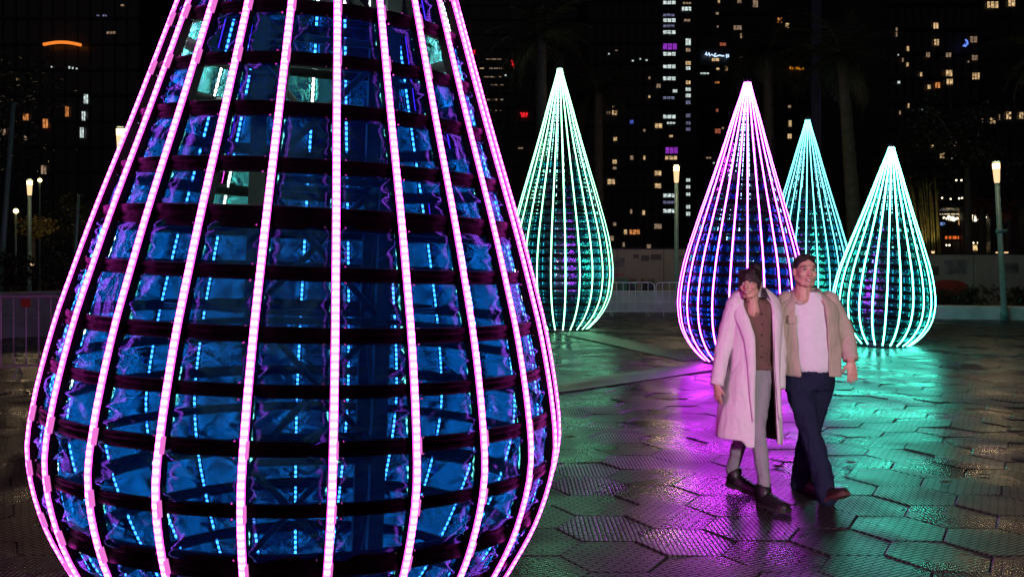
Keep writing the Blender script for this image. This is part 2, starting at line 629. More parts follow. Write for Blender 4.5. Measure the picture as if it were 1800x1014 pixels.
def teardrop(loc, height, radius, smat, fmat, label, n=24, pitch=.028, ring_step=.172, detail=True, lean=(0, 0), rz=0, film_top=.63, seed=1, sw=.017, profile=None, imat=None, cmat=None):
    rr = random.Random(seed)
    root = empty('light_teardrop', loc, label, 'light sculpture', 'teardrop light sculptures on the plaza')
    root.rotation_euler = (Matrix.Rotation(lean[0], 3, 'Y') @ Matrix.Rotation(rz, 3, 'Z')).to_euler()

    def rad(z):
        return prof(z / height, profile) * radius
    da = 2 * PI / n
    base_z = .06
    zr = []
    z = base_z + .05
    while z < height * .93:
        zr.append(z)
        z += ring_step * rr.uniform(.93, 1.07)
    # rails, one mesh shared by all of them, lying along the local +x meridian
    NS = 90
    zs = [base_z + (height - base_z) * (1 - math.cos(PI * i / NS)) / 2 for i in range(NS + 1)]
    path = [Vector((rad(z), 0, z)) for z in zs]
    nor = []
    for i in range(NS + 1):
        t = (path[min(NS, i + 1)] - path[max(0, i - 1)]).normalized()
        nor.append(Vector((t.z, 0, -t.x)))
    Y = Vector((0, 1, 0))
    rail = MB()
    rw = sw * 1.08
    rings = []
    for p, nn in zip(path, nor):
        w = min(rw, .12 * max(.06, p.x))
        rings.append([p + nn * .024 + Y * w, p + nn * .024 - Y * w, p - nn * .012 - Y * w, p - nn * .012 + Y * w])
    rail.loft(rings)
    if detail:
        rail.m = 1
        for z in zr:
            p = Vector((rad(z), 0, z))
            for s in (-1, 1):
                for dz in (-.028, .028):
                    q = Vector((rad(z + dz) + .004, s * .037, z + dz))
                    rail.ball(q, .0045, 6, 4)
    rail_me = rail.mesh('rail', False)
    rail_me.materials.append(M['black_plastic'])
    rail_me.materials.append(M['screw'])
    # the LED strip, half-round, with its clips
    sv, sf, suv, smi = [], [], [], []
    arc = 0
    m = 7
    for i, (p, nn) in enumerate(zip(path, nor)):
        if i:
            arc += (p - path[i - 1]).length
        w = min(sw, .14 * max(.03, p.x) + .002)
        for k in range(m):
            a = PI * k / (m - 1)
            sv.append(tuple(p + nn * (.025 + w * .95 * math.sin(a)) + Y * (w * math.cos(a))))
            suv.append((k / (m - 1), arc))
    for i in range(NS):
        for k in range(m - 1):
            sf.append((i * m + k, i * m + k + 1, (i + 1) * m + k + 1, (i + 1) * m + k))
            smi.append(0)
    # the same diodes shine inwards through the clear back of the rail
    arc = 0
    i0 = len(sv)
    for i, (p, nn) in enumerate(zip(path, nor)):
        if i:
            arc += (p - path[i - 1]).length
        w = min(sw, .09 * max(.06, p.x)) * .45
        for a in (0, PI * .33, PI * .67, PI):
            sv.append(tuple(p - nn * (.0125 + w * .8 * math.sin(a)) - Y * (w * math.cos(a))))
            suv.append((.5, arc))
    for i in range(NS):
        for k in range(3):
            b0 = i0 + i * 4 + k
            sf.append((b0, b0 + 1, b0 + 5, b0 + 4))
            smi.append(2)
    if detail:
        for j, z in enumerate(zr):
            c = Vector((rad(z), 0, z))
            t = (Vector((rad(z + .03), 0, z + .03)) - Vector((rad(z - .03), 0, z - .03))).normalized()
            nn = Vector((t.z, 0, -t.x))
            sgn = 1 if rr.random() < .75 else -1
            if rr.random() < .7:
                continue
            cc = c + nn * .027 + Y * (sgn * sw * .95)
            b0 = len(sv)
            for dx in (-.009, .009):
                for dy in (-.004, .004):
                    for dt in (-.03, .03):
                        sv.append(tuple(cc + nn * dx + Y * dy + t * dt))
                        suv.append((0, 0))
            for f in ((0, 1, 3, 2), (4, 6, 7, 5), (0, 4, 5, 1), (2, 3, 7, 6), (0, 2, 6, 4), (1, 5, 7, 3)):
                sf.append(tuple(i + b0 for i in f))
                smi.append(1)
    strip_me = mesh_uv('light_strip', sv, sf, suv)
    strip_me.polygons.foreach_set('material_index', smi)
    strip_me.materials.append(smat)
    strip_me.materials.append(cmat)
    strip_me.materials.append(imat)
    for k in range(n):
        o = bpy.data.objects.new('rail', rail_me)
        COL.objects.link(o)
        o.parent = root
        o.rotation_euler = (0, 0, k * da)
        s = bpy.data.objects.new('light_strip', strip_me)
        COL.objects.link(s)
        s.parent = o
    # horizontal hoops
    for j, z in enumerate(zr):
        mb = MB()
        thick = .062 if (j % 6 == 3) else rr.uniform(.034, .044)
        if z > height * film_top:
            thick = .02
        K = 72
        r0 = rad(z) - .010
        dr = .015
        if r0 < .03:
            continue
        prof2 = [(dr, -thick * .62), (dr, -thick * .15), (dr - .008, 0), (dr, thick * .15), (dr, thick * .62), (0, thick * .72), (-dr, thick * .5), (-dr, -thick * .5), (0, -thick * .72)]
        rings = []
        for k in range(K + 1):
            a = 2 * PI * k / K
            rk = r0 + .004 * math.sin(a * 3 + j)
            rings.append([((rk + x) * math.cos(a), (rk + x) * math.sin(a), z + zz) for x, zz in prof2])
        mb.loft(rings, cap=False)
        mb.build('hoop', M['black_plastic'], root)
    # cellophane panels between the rails
    to_cam = math.atan2(-loc[1], -loc[0]) - rz
    rest = MB()
    nu, nv = (30, 18) if detail else (8, 6)
    for j in range(len(zr) - 1):
        z0, z1 = zr[j] + .012, zr[j + 1] - .012
        zc = (z0 + z1) / 2
        if zc > height * film_top:
            break
        var = []
        for q in range(5 if detail else 2):
            sd = rr.random() * 100
            low = max(0, 1 - zc / (height * .3))
            cre = []
            for _ in range(7 + int(5 * low)):
                sx = rr.choice((0, 1))
                cre.append((sx, rr.random(), rr.uniform(-1.2, 1.2), rr.uniform(.035, .12), rr.uniform(.012, .03) * (1 + low), rr.uniform(.25, .6)))
            vs = []
            for b in range(nv + 1):
                v = b / nv
                zz = z0 + (z1 - z0) * v
                r1 = rad(zz) - .006
                half = min(da / 2 - .012 / max(.05, r1), da / 2 * .97)
                for a in range(nu + 1):
                    u = a / nu
                    an = (u - .5) * 2 * half
                    # taut chord between rails rather than an arc
                    rc = r1 * math.cos(half) / math.cos(an)
                    e = min(u, 1 - u)
                    wv_ = 1 + .9 * noise.noise(Vector((sd, v * 5, 3 if u < .5 else 9)))
                    d = .022 * (1 - math.exp(-e / (.10 * wv_))) * (.35 + .65 * math.sin(PI * v) ** .5) - .010
                    d += .011 * math.exp(-e / .13) * noise.noise(Vector((sd, v * 4.5, 3 if u < .5 else 9)))
                    d += .004 * noise.noise(Vector((u * 3, v * 3, sd)))
                    for sx, vy, sl, w, am, ln in cre:
                        uu = u if sx == 0 else 1 - u
                        dist = abs(v - vy - sl * uu)
                        d += am * max(0, 1 - dist / w) * max(0, 1 - uu / ln) * .8
                    d = max(-.03, min(.022, d))
                    vs.append(((rc + d) * math.cos(an), (rc + d) * math.sin(an), zz))
            fs = []
            for b in range(nv):
                for a in range(nu):
                    p = b * (nu + 1) + a
                    fs.append((p, p + 1, p + nu + 2, p + nu + 1))
            var.append((vs, fs))
        meshes = {}
        for k in range(n):
            an = (k + .5) * da
            t = zc / height
            if t > .36 and rr.random() < (.10 + .55 * max(0, (t - .42) / .2)):
                continue
            q = rr.randrange(len(var))
            vs, fs = var[q]
            dd = (an - to_cam + PI) % (2 * PI) - PI
            if abs(dd) < R(88):
                if q not in meshes:
                    me = bpy.data.meshes.new('film_panel')
                    me.from_pydata(vs, [], fs)
                    me.polygons.foreach_set('use_smooth', [True] * len(fs))
                    me.materials.append(fmat)
                    meshes[q] = me
                o = bpy.data.objects.new('film_panel', meshes[q])
                COL.objects.link(o)
                o.parent = root
                o.rotation_euler = (0, 0, an)
            else:
                c, s = math.cos(an), math.sin(an)
                rest.add([(x * c - y * s, x * s + y * c, zz) for x, y, zz in vs], fs)
    if rest.v:
        tag(rest.build('far_side_film', fmat, root), kind='stuff')
    # inner truss mast
    h = height * .93
    g = .24 * radius
    tr = .032
    for sx in (-1, 1):
        for sy in (-1, 1):
            mb = MB()
            mb.box((sx * g, sy * g, h * .36), (tr * 2, tr * 2, h * .72 - .05))
            mb.build('mast_post', M['black_steel'], root, smooth=False)
    br = MB()
    z = .3
    flip = 1
    while z < h * .68:
        for ax in range(4):
            c, s = math.cos(ax * PI / 2), math.sin(ax * PI / 2)

            def w(x, y, zz):
                return (x * c - y * s, x * s + y * c, zz)
            br.tube([w(-g, g, z), w(g, g, z)], .018, 6)
            br.tube([w(-g * flip, g, z), w(g * flip, g, z + .6)], .016, 6)
        flip = -flip
        z += .6
    br.build('mast_bracing', M['black_steel'], root)
    for z in [q for i, q in enumerate(zr) if i % 5 == 2 and q < height * .6]:
        for k in range(4):
            a = k * PI / 2 + PI / 4
            sp = MB()
            r1 = rad(z) - .04
            sp.tube([(g * 1.41 * math.cos(a), g * 1.41 * math.sin(a), z), (r1 * math.cos(a), r1 * math.sin(a), z)], .014, 6)
            sp.build('spoke', M['black_steel'], root)
    # base plate and tip cap
    b = MB()
    rb = radius * .58
    b.tube([(0, 0, .0), (0, 0, .05)], [rb, rb], 32, True)
    b.build('base_plate', M['black_steel'], root, smooth=False)
    t = MB()
    t.tube([(0, 0, height - .06), (0, 0, height + .02), (0, 0, height + .05)], [.05 * radius + .012, .05 * radius + .01, .02], 12)
    t.tube([(0, 0, height + .05), (0, 0, height + .1)], [.012, .006], 8)
    t.build('tip_cap', M['black_steel'], root)
    return root


def led_set(name, core, side, edge, pitch, inner, clip=(1.0, .2, .75)):
    return dict(smat=strip_mat(name, core, side, edge, pitch), imat=strip_mat(name + '_inner', inner, tuple(c * .1 for c in inner), inner, pitch),
                cmat=emit(name + '_clip_glow', clip, .9))  # clips emit on their own, standing in for strip light caught in them


L_pink = led_set('pink_led', (26.0, 1.7, 20.0), (12.0, .62, 8.5), (6.0, .24, 4.2), .028, (9.0, 12.0, 11.0))
L_violet = led_set('violet_led', (36.0, 3.0, 48.0), (27.0, 1.6, 38.0), (20.0, .95, 30.0), .045, (4.0, 6.0, 12.0))
L_lime = led_set('pale_green_led', (2.8, 8.6, 4.6), (2.0, 7.0, 3.6), (1.4, 5.6, 2.8), .045, (3.0, 8.0, 7.0))
L_cyan = led_set('ice_blue_led', (1.0, 5.4, 5.6), (.7, 3.6, 4.0), (.55, 3.0, 3.4), .045, (2.0, 7.0, 8.5))
L_mint = led_set('mint_led', (3.8, 36.0, 26.0), (2.5, 27.0, 20.0), (1.6, 21.0, 16.0), .045, (2.0, 8.5, 8.0))
F_blue = film_mat('blue_cellophane', (.03, .21, .95), (.25, 1.0, 1.0), (.014, .085, .85))
F_teal = film_mat('teal_cellophane', (.04, .42, .62), (.5, 1.0, .95), (.03, .4, .6))

HUGE_D = 4.25
HUGE_AX = R(-13.2)
hx, hy = HUGE_D * math.sin(HUGE_AX), HUGE_D * math.cos(HUGE_AX)
teardrop((hx + .01, hy, 0), 5.3, 1.145, fmat=F_blue, **L_pink, profile=PROF_NEAR, lean=(.036, 0), sw=.0135, ring_step=.203,
         label='huge pink striped light teardrop filling the left foreground, blue film between its bars', rz=math.atan2(-hy, -hx) + R(3.1), seed=3)
D = GD(640)
teardrop((P(1299, 0, D).x, D, 0), 4.87, 1.03, fmat=F_blue, **L_violet,
         label='violet light teardrop standing directly behind the woman in the pale coat', seed=5, detail=False, lean=(.03, 0), rz=.1, sw=.0105)
D = GD(580)
teardrop((P(984, 0, D).x, D, 0), 6.75, 1.33, fmat=F_teal, **L_lime,
         label='pale yellow green light teardrop seen just right of the huge pink one', seed=8, detail=False, ring_step=.2, rz=.05, sw=.014)
D = GD(607)
teardrop((P(1548, 0, D).x, D, 0), 4.2, .97, fmat=F_teal, **L_mint,
         label='mint green light teardrop on the right beside the man, shortest of the set', seed=12, detail=False, lean=(.055, 0), rz=.2, sw=.0115)
D = GD(583)
teardrop((P(1416, 0, D).x, D, 0), 5.35, 1.08, fmat=F_teal, **L_cyan,
         label='ice blue light teardrop half hidden between the violet and mint ones', seed=14, detail=False, lean=(.01, 0), rz=.2, sw=.0115)


# ------------------------------------------------------------------ low walls, mats, hoardings round the plaza
def wall_run(name, pts, h, th, label, cat, m, step=None):
    mb = MB()
    rings = []
    for i, p in enumerate(pts):
        a = Vector(pts[max(0, i - 1)]).to_3d()
        b = Vector(pts[min(len(pts) - 1, i + 1)]).to_3d()
        t = (b - a).normalized()
        n = Vector((-t.y, t.x, 0))
        p = Vector((p[0], p[1], 0))
        q = [p, p + n * th]
        c = .03
        prof_ = [(0, -.04), (0, h - c), (c, h), (th - c, h), (th, h - c), (th, -.04)]
        if step:
            prof_ = [(0, -.04), (0, step - .02), (.02, step), (.10, step + .01), (.12, h - c), (.15, h), (th - c, h), (th, h - c), (th, -.04)]
        rings.append([p + n * x + Vector((0, 0, z)) for x, z in prof_])
    mb.loft(rings)
    return tag(mb.build(name, m, smooth=False), label, cat)


def arc_pts(p0, p1, sag, n=14):
    p0, p1 = Vector(p0), Vector(p1)
    d = p1 - p0
    nn = Vector((-d.y, d.x)).normalized()
    return [tuple(p0 + d * (i / n) + nn * (sag * 4 * (i / n) * (1 - i / n))) for i in range(n + 1)]


wall_run('low_wall', arc_pts((-15.5, 15.5), (-6.0, 25.5), .8), 1.05, .4, 'grey concrete wall behind the steel barrier at the far left', 'wall', M['dark_concrete'], .5)
wall_run('low_wall', arc_pts((-2.5, 30.2), (8.6, 31.2), .5), .74, .5, 'pale stepped low wall behind the barriers between two teardrops', 'wall', M['concrete'], .36)
wall_run('low_wall', arc_pts((9.5, 28.6), (22.0, 24.2), .5), .40, .6, 'pale low wall running to the right edge below the tall lamp', 'wall', M['concrete'])


def mat_strip(pts, w, label):
    """Rubber cable cover laid on the pavers: thin, slightly humped, edges curling."""
    mb = MB()
    rings = []
    n = len(pts)
    for i, p in enumerate(pts):
        a, b = Vector(pts[max(0, i - 1)]), Vector(pts[min(n - 1, i + 1)])
        t = (b - a).normalized()
        nn = Vector((-t.y, t.x))
        p = Vector(p)
        ww = w[i] if isinstance(w, list) else w
        r = []
        for x, z in ((-.5, .004), (-.5, .018), (-.3, .022), (-.08, .035), (.08, .035), (.3, .022), (.5, .018), (.5, .004)):
            e = .012 * noise.noise(Vector((p.x * 1.3, p.y * 1.3, x * 4))) if z > .01 else 0
            q = p + nn * (x * ww)
            r.append((q.x, q.y, z + max(-.004, e)))
        rings.append(r)
    mb.loft(rings)
    return tag(mb.build('cable_mat', M['rubber_mat'], smooth=False), label, 'cable mat', 'rubber cable mats on the plaza')


def lerp_pts(p0, p1, n=16):
    return [(p0[0] + (p1[0] - p0[0]) * i / n, p0[1] + (p1[1] - p0[1]) * i / n) for i in range(n + 1)]


def GP(px, py):
    d = GD(py)
    return ((px - 900) / F * d, d)


M['rubber_mat'] = mat('ribbed_wet_mat', (.03, .03, .034), .36, bump=.4, bscale=70, spec=.35)
wv = M['rubber_mat'].node_tree
bpn = [n for n in wv.nodes if n.type == 'BUMP'][0]
wt = wv.nodes.new('ShaderNodeTexWave')
wt.inputs['Scale'].default_value = 14
wt.inputs['Distortion'].default_value = .3
wv.links.new(wv.nodes['Texture Coordinate'].outputs['Object'], wt.inputs['Vector'])
wv.links.new(wt.outputs['Color'], bpn.inputs['Height'])
mat_strip(lerp_pts(GP(905, 693), GP(1300, 637)), .75, 'rubber cable mat running from the huge teardrop to the violet one')
mat_strip(lerp_pts(GP(1005, 585), GP(1235, 634)), .8, 'rubber cable mat between the pale green teardrop and the violet one')
mat_strip(lerp_pts(GP(1040, 580), GP(1230, 590)), .8, 'straight rubber cable mat leading right from the pale green teardrop')


def hoarding(x0, x1, y, h, label, posters, seams):
    root = empty('hoarding', ((x0 + x1) / 2, y, 0), label, 'hoarding')
    xs = [x0] + sorted(seams) + [x1]
    for a, b in zip(xs, xs[1:]):
        mb = MB()
        mb.box(((a + b) / 2 - (x0 + x1) / 2, .03, h / 2), (b - a - .03, .05, h))
        mb.build('board', M['hoarding'], root, smooth=False)
        mb = MB()
        mb.box((b - (x0 + x1) / 2, .06, h / 2), (.08, .06, h + .04))
        mb.build('post', M['black_steel'], root, smooth=False)
    mb = MB()
    mb.box((0, .03, h + .03), (x1 - x0 + .1, .1, .05))
    mb.build('capping', M['black_steel'], root, smooth=False)
    for px0, py0, px1, py1, mt in posters:
        a, b = P(px0, py0, y), P(px1, py1, y)
        mb = MB()
        mb.box(((a.x + b.x) / 2 - (x0 + x1) / 2, -.006, (a.z + b.z) / 2), (abs(b.x - a.x), .02, abs(a.z - b.z)))
        mb.build('poster', M[mt], root, smooth=False)
    return root


hoarding(P(1000, 0, 37).x, P(1330, 0, 37).x, 37, 2.25, 'white site hoarding with dark pictures behind the barriers',
         [(1113, 447, 1123, 454, 'poster_dark'), (1127, 449, 1141, 459, 'poster_dark'), (1144, 447, 1163, 457, 'poster_dark'),
          (1193, 449, 1214, 461, 'poster_grey'), (1076, 453, 1098, 470, 'poster_grey'), (1074, 482, 1097, 484, 'poster_red')],
         [P(1167, 0, 37).x, P(1085, 0, 37).x, P(1260, 0, 37).x])
hoarding(P(1560, 0, 33).x, P(1900, 0, 33).x, 33, 2.0, 'hoarding with a red and grey mural behind the right low wall',
         [(1626, 468, 1650, 484, 'poster_dark'), (1660, 457, 1700, 482, 'poster_grey'), (1755, 462, 1790, 480, 'poster_grey')],
         [P(1712, 0, 33).x, P(1762, 0, 33).x, P(1610, 0, 33).x])
mb = MB()
c = P(1668, 505, 32.93)
ring0, ring1 = [], []
for k in range(28):
    a = PI * k / 27
    ring0.append((c.x + .75 * math.cos(a), c.y, c.z - .15 + .42 * math.sin(a) ** .7))
ring0 += [(c.x - .75, c.y, .45), (c.x + .75, c.y, .45)]
ring1 = [(x, y + .03, z) for x, y, z in ring0]
mb.loft([ring0, ring1])
tag(mb.build('mural_panel', M['poster_red'], smooth=False), 'red rounded painted panel on the dark hoarding right of the mint teardrop', 'mural')


# ------------------------------------------------------------------ crowd barriers
def barrier(p0, p1, h, label, step, tagged=False):
    p0, p1 = Vector((*p0, 0)), Vector((*p1, 0))
    L = (p1 - p0).length
    rz = math.atan2(p1.y - p0.y, p1.x - p0.x)
    root = empty('crowd_barrier', (p0 + p1) / 2, label, 'barrier', 'steel crowd barriers', rz)
    cr = .14
    z0 = .16
    pts = [(-L / 2, 0, z0), (-L / 2, 0, h - cr)]
    for k in range(1, 6):
        a = PI - k * PI / 12
        pts.append((-L / 2 + cr + cr * math.cos(a), 0, h - cr + cr * math.sin(a)))
    pts += [(-x, y, z) for x, y, z in reversed(pts)]
    pts.append(pts[0])
    mb = MB()
    mb.tube(pts, .019, 8)
    mb.build('barrier_frame', M['steel'], root)
    n = max(2, int(L / step))
    bm_ = MB()
    bm_.tube([(0, 0, z0), (0, 0, h - .01)], .011, 6)
    me = bm_.mesh('bar')
    me.materials.append(M['steel'])
    for i in range(1, n):
        o = bpy.data.objects.new('bar', me)
        COL.objects.link(o)
        o.parent = root
        o.location = (-L / 2 + L * i / n, 0, 0)
    for s in (-1, 1):
        mb = MB()
        x = s * L * .36
        mb.tube([(x, -.28, .0), (x, -.2, .05), (x, 0, .15), (x, .2, .05), (x, .28, .0)], .014, 6)
        mb.build('foot', M['steel'], root)
    if tagged:
        mb = MB()
        mb.box((L * .385, -.022, h - .10), (.13, .012, .13))
        mb.build('orange_tag', mat('orange_tag_vinyl', (.55, .16, .03), .5), root, smooth=False)
    return root


barrier((-11.2, 12.7), (-6.95, 14.0), 1.22, 'steel crowd barrier with an orange tag at the far left', .165, True)
barrier((-6.9, 14.05), (-4.8, 15.2), 1.22, 'steel crowd barrier mostly hidden behind the huge teardrop', .165)
bx = [P(q, 0, 29.2).x for q in (960, 1062, 1151, 1154, 1246)]
barrier((bx[0], 29.2), (bx[1] - .02, 29.2), 1.08, 'steel crowd barrier directly behind the pale green teardrop', .2)
barrier((bx[1], 29.2), (bx[2], 29.3), 1.08, 'steel crowd barrier standing clear right of the pale green teardrop', .2)
barrier((bx[3], 29.3), (bx[4], 29.1), 1.08, 'steel crowd barrier in front of the lamp post by the violet teardrop', .2)


def chair(px, label):
    root = empty('cafe_chair', (P(px, 0, 33).x, 33, 0), label, 'chair', 'dark chairs behind the low wall')
    mb = MB()
    mb.box((0, 0, .46), (.46, .46, .05))
    mb.build('seat', M['black_steel'], root, smooth=False)
    mb = MB()
    mb.loft([[(x, .2 + .1 * (z - .6) + .05 * (x / .23) ** 2 * -1 + dy, z) for x in (-.24, -.12, 0, .12, .24)] + [(x, .23 + .1 * (z - .6) - .05 * (x / .23) ** 2 + dy, z) for x in (.24, .12, 0, -.12, -.24)] for z, dy in ((.62, 0), (.8, .01), (1.0, .03), (1.12, .05))])
    mb.build('backrest', M['black_steel'], root)
    for sx in (-1, 1):
        for sy in (-1, 1):
            mb = MB()
            mb.tube([(sx * .2, sy * .2, 0), (sx * .2, sy * .2, .45 if sy < 0 else .65)], .018, 6)
            mb.build('leg', M['black_steel'], root)
    return root


chair(1109, 'dark chair behind the low wall nearer the pale green teardrop')
chair(1140, 'dark chair behind the low wall nearer the lamp post')
mb = MB()
c = P(1094, 498, 32.4)
mb.box((c.x, 32.4, .55), (.28, .3, 1.1))
mb.box((c.x, 32.4, 1.12), (.32, .34, .05))
tag(mb.build('utility_box', mat('green_box_paint', (.06, .2, .1), .5), smooth=False), 'small green box beside the dark chairs', 'utility box')

# ------------------------------------------------------------------ street lamps
E_lamp = emit('lamp_glow', (1.0, .62, .26), 5)
E_lamp2 = emit('lamp_glass_glow', (1.0, .62, .32), 1.3)


def street_lamp(x, y, h, label, power, lean=0, ring=True, lcol=(1.0, .72, .4)):
    root = empty('street_lamp', (x, y, 0), label, 'street lamp', 'street lamps round the plaza')
    root.rotation_euler = (0, lean, 0)
    mb = MB()
    mb.tube([(0, 0, 0), (0, 0, .25), (0, 0, .27), (0, 0, h - .62)], [.11, .11, .085, .07], 16)
    mb.build('pole', M['pole'], root)
    if ring:
        mb = MB()
        mb.tube([(0, 0, h * .55), (0, 0, h * .55 + .12)], [.12, .12], 16)
        mb.tube([(.12, 0, h * .55 + .05), (.2, 0, h * .55 + .07)], [.05, .06], 10)
        mb.build('bracket', M['pole'], root)
    mb = MB()
    mb.tube([(0, 0, h - .62), (0, 0, h - .55), (0, 0, h - .2)], [.065, .08, .10], 16)
    gl = mb.build('lamp_shade', E_lamp2, root)
    mb = MB()
    mb.tube([(0, 0, h - .2), (0, 0, h - .03)], [.10, .105], 16)
    mb.build('lamp_head', E_lamp, gl)
    mb = MB()
    mb.tube([(0, 0, h - .03), (0, 0, h + .02)], [.11, .09], 16)
    mb.build('lamp_cap', M['pole'], gl)
    l = bpy.data.lights.new('lamp_light', 'POINT')
    l.energy = power
    l.color = lcol
    l.shadow_soft_size = .17
    lo = bpy.data.objects.new('lamp_light', l)
    COL.objects.link(lo)
    lo.parent = root
    lo.location = (0, 0, h + .25)
    return root


street_lamp(P(1766, 0, 27).x, 27, 4.72, 'street lamp with a warm glowing head at the right edge', 85, -.055)
street_lamp(P(1189, 0, 32).x, 32, 5.15, 'street lamp between the pale green and violet teardrops', 150, 0, False)
street_lamp(P(52, 0, 36).x, 36, 5.0, 'street lamp by the yellowish bush at the far left', 80, 0, False)
street_lamp(P(212, 0, 23).x, 23, 5.15, 'street lamp whose head peeks past the left side of the huge teardrop', 45, 0, False)


def small_lamp(px, py, d, label, r=.12):
    c = P(px, py, d)
    root = empty('path_light', (c.x, d, 0), label, 'path light', 'small round lights among the left trees')
    mb = MB()
    mb.tube([(0, 0, 0), (0, 0, c.z - r)], [.05, .04], 8)
    mb.build('pole', M['pole'], root)
    mb = MB()
    mb.ball((0, 0, c.z), r)
    mb.build('globe', E_lamp, root)


small_lamp(70, 317, 44, 'small round light just right of the lamp by the bush', .1)
small_lamp(28, 371, 40, 'small round light low at the left edge', .11)


def plain_pole(x0, y0, x1, y1, d, label, r=.06):
    a, b = P(x0, y0, d), P(x1, y1, d)
    k = a + (a - b) * ((a.z) / (b.z - a.z))
    mb = MB()
    mb.tube([(k.x, d, 0), a, b], [r * 1.3, r, r * .8], 10)
    tag(mb.build('flag_pole', M['pole']), label, 'pole')


plain_pole(6, 420, 24, 180, 30, 'tall leaning pole at the left edge of the plaza', .09)
plain_pole(133, 430, 139, 342, 28, 'thin grey pole between the left lamp and the huge teardrop', .05)

# ------------------------------------------------------------------ towers of the city behind
E = {'white': emit('office_light', (.80, .95, .92), .75, .75, 4), 'warm': emit('warm_room_light', (1.0, .66, .32), .6, .7, 3),
     'orange': emit('orange_room_light', (1.0, .36, .10), .55, .6, 3), 'dim': emit('dim_room_light', (.9, .6, .4), .28, .6, 3),
     'cool': emit('cool_room_light', (.55, .6, 1.0), .22, .7, 3), 'red': emit('red_room_light', (1.0, .25, .14), .30, .6, 3),
     'purple': emit('purple_band_light', (.42, .05, .75), .55, .4, 3), 'blue': emit('blue_room_light', (.12, .2, 1.0), .4, .6, 3)}
WIN = {}


def window_mesh(kind, nx):
    if (kind, nx) in WIN:
        return WIN[(kind, nx)]
    mb = MB()
    mb.box((0, .04, 0), (.96, .02, .94))
    mb.m = 1
    t = .05
    for x in (-.5 + t / 2, .5 - t / 2):
        mb.box((x, 0, 0), (t, .16, 1))
    for z in (-.5 + t / 2, .5 - t / 2):
        mb.box((0, 0, z), (1 - 2 * t, .15, t))
    for k in range(1, nx):
        mb.box((-.5 + k / nx, .01, 0), (.045, .1, 1 - 2 * t))
    me = mb.mesh('window', False)
    me.materials.append(E[kind])
    me.materials.append(M['frame'])
    WIN[(kind, nx)] = me
    return me


def tower(x0, x1, d, top, label, wins, m='tower', floor=3.4, depth=24, cols=12):
    a, b = P(x0, top, d), P(x1, top, d)
    w, h = b.x - a.x, a.z
    cx = (a.x + b.x) / 2
    root = empty('tower_block', (cx, d, 0), label, 'tower block', 'city towers behind the plaza')
    mb = MB()
    mb.box((0, depth / 2, h / 2), (w, depth, h))
    mb.box((0, depth / 2, h + .6), (w * .6, depth * .6, 1.2))
    mb.build('wall', M[m], root, smooth=False)
    mb = MB()
    z = floor
    while z < h:
        mb.box((0, -.12, z), (w, .24, .35))
        z += floor
    for k in range(cols + 1):
        mb.box((-w / 2 + w * k / cols, -.05, h / 2), (.25, .10, h - .2))
    tag(mb.build('facade_bands', M['frame'], root, smooth=False), kind='stuff')
    for px, py, pw, ph, kind in wins:
        c = P(px, py, d)
        o = bpy.data.objects.new('window', window_mesh(kind, 3 if pw > 14 else (2 if pw > 7 else 1)))
        COL.objects.link(o)
        o.parent = root
        o.location = (c.x - cx, -.3, c.z)
        o.scale = (pw / F * d, 1.2, ph / F * d)
    return root


W1 = [(1176, y, 24, 7, 'white') for y in (6, 37, 58, 96, 118, 139, 206, 344, 371)]
W1 += [(1175, y, 22, 5, 'cool') for y in (28, 47, 173, 356)] + [(1186, 161, 9, 6, 'white'), (1179, 217, 16, 4, 'white'), (1179, 240, 7, 4, 'warm'), (1179, 278, 23, 7, 'warm')]
W1 += [(1177, 83, 27, 12, 'purple'), (1180, 265, 24, 12, 'purple')]
W1 += [(1206, 17, 18, 8, 'white'), (1207, 7, 16, 4, 'dim'), (1207, 37, 12, 5, 'dim'), (1209, 75, 10, 13, 'white'), (1209, 89, 9, 7, 'dim'), (1209, 112, 10, 7, 'warm'), (1209, 121, 9, 7, 'white'),
       (1209, 146, 9, 7, 'warm'), (1209, 158, 10, 7, 'white'), (1209, 169, 10, 7, 'white'), (1209, 181, 9, 7, 'cool'), (1209, 204, 9, 7, 'cool'), (1209, 217, 9, 6, 'cool'), (1209, 228, 9, 6, 'cool'),
       (1209, 317, 8, 6, 'white'), (1209, 329, 8, 6, 'white'), (1209, 342, 8, 6, 'white'), (1209, 364, 8, 7, 'white'), (1209, 376, 8, 7, 'white')]
tower(1160, 1226, 150, -260, 'slim tower with stacked white lit floors and two purple bands', W1, floor=2.1, cols=6)
W2 = [(1080, 199, 10, 9, 'warm'), (1069, 199, 8, 5, 'dim'), (1078, 188, 6, 4, 'dim'), (1110, 215, 7, 7, 'blue'), (1157, 222, 14, 9, 'warm'), (1081, 245, 7, 7, 'warm'), (1080, 285, 8, 8, 'warm'), (1132, 278, 4, 8, 'warm'),
      (1132, 230, 4, 5, 'dim'), (1080, 296, 7, 5, 'dim'), (1157, 152, 8, 8, 'dim'), (1141, 138, 4, 5, 'dim'), (1141, 171, 4, 5, 'warm'), (1156, 305, 13, 9, 'warm'), (1057, 320, 5, 10, 'warm'), (1074, 320, 14, 10, 'warm'),
      (1156, 327, 12, 9, 'warm'), (1131, 374, 5, 9, 'warm'), (1109, 372, 4, 8, 'dim'), (1080, 394, 6, 6, 'dim'), (1099, 408, 6, 9, 'warm'), (1115, 408, 20, 9, 'orange'), (1156, 398, 14, 9, 'dim'), (1072, 419, 14, 9, 'dim'),
      (1096, 430, 4, 8, 'dim'), (1140, 433, 8, 7, 'dim'), (1110, 278, 6, 8, 'dim'), (1112, 108, 4, 3, 'white'), (1136, 107, 4, 3, 'white'), (1125, 105, 3, 3, 'white'), (1070, 96, 3, 3, 'white'), (1083, 90, 5, 2, 'dim')]
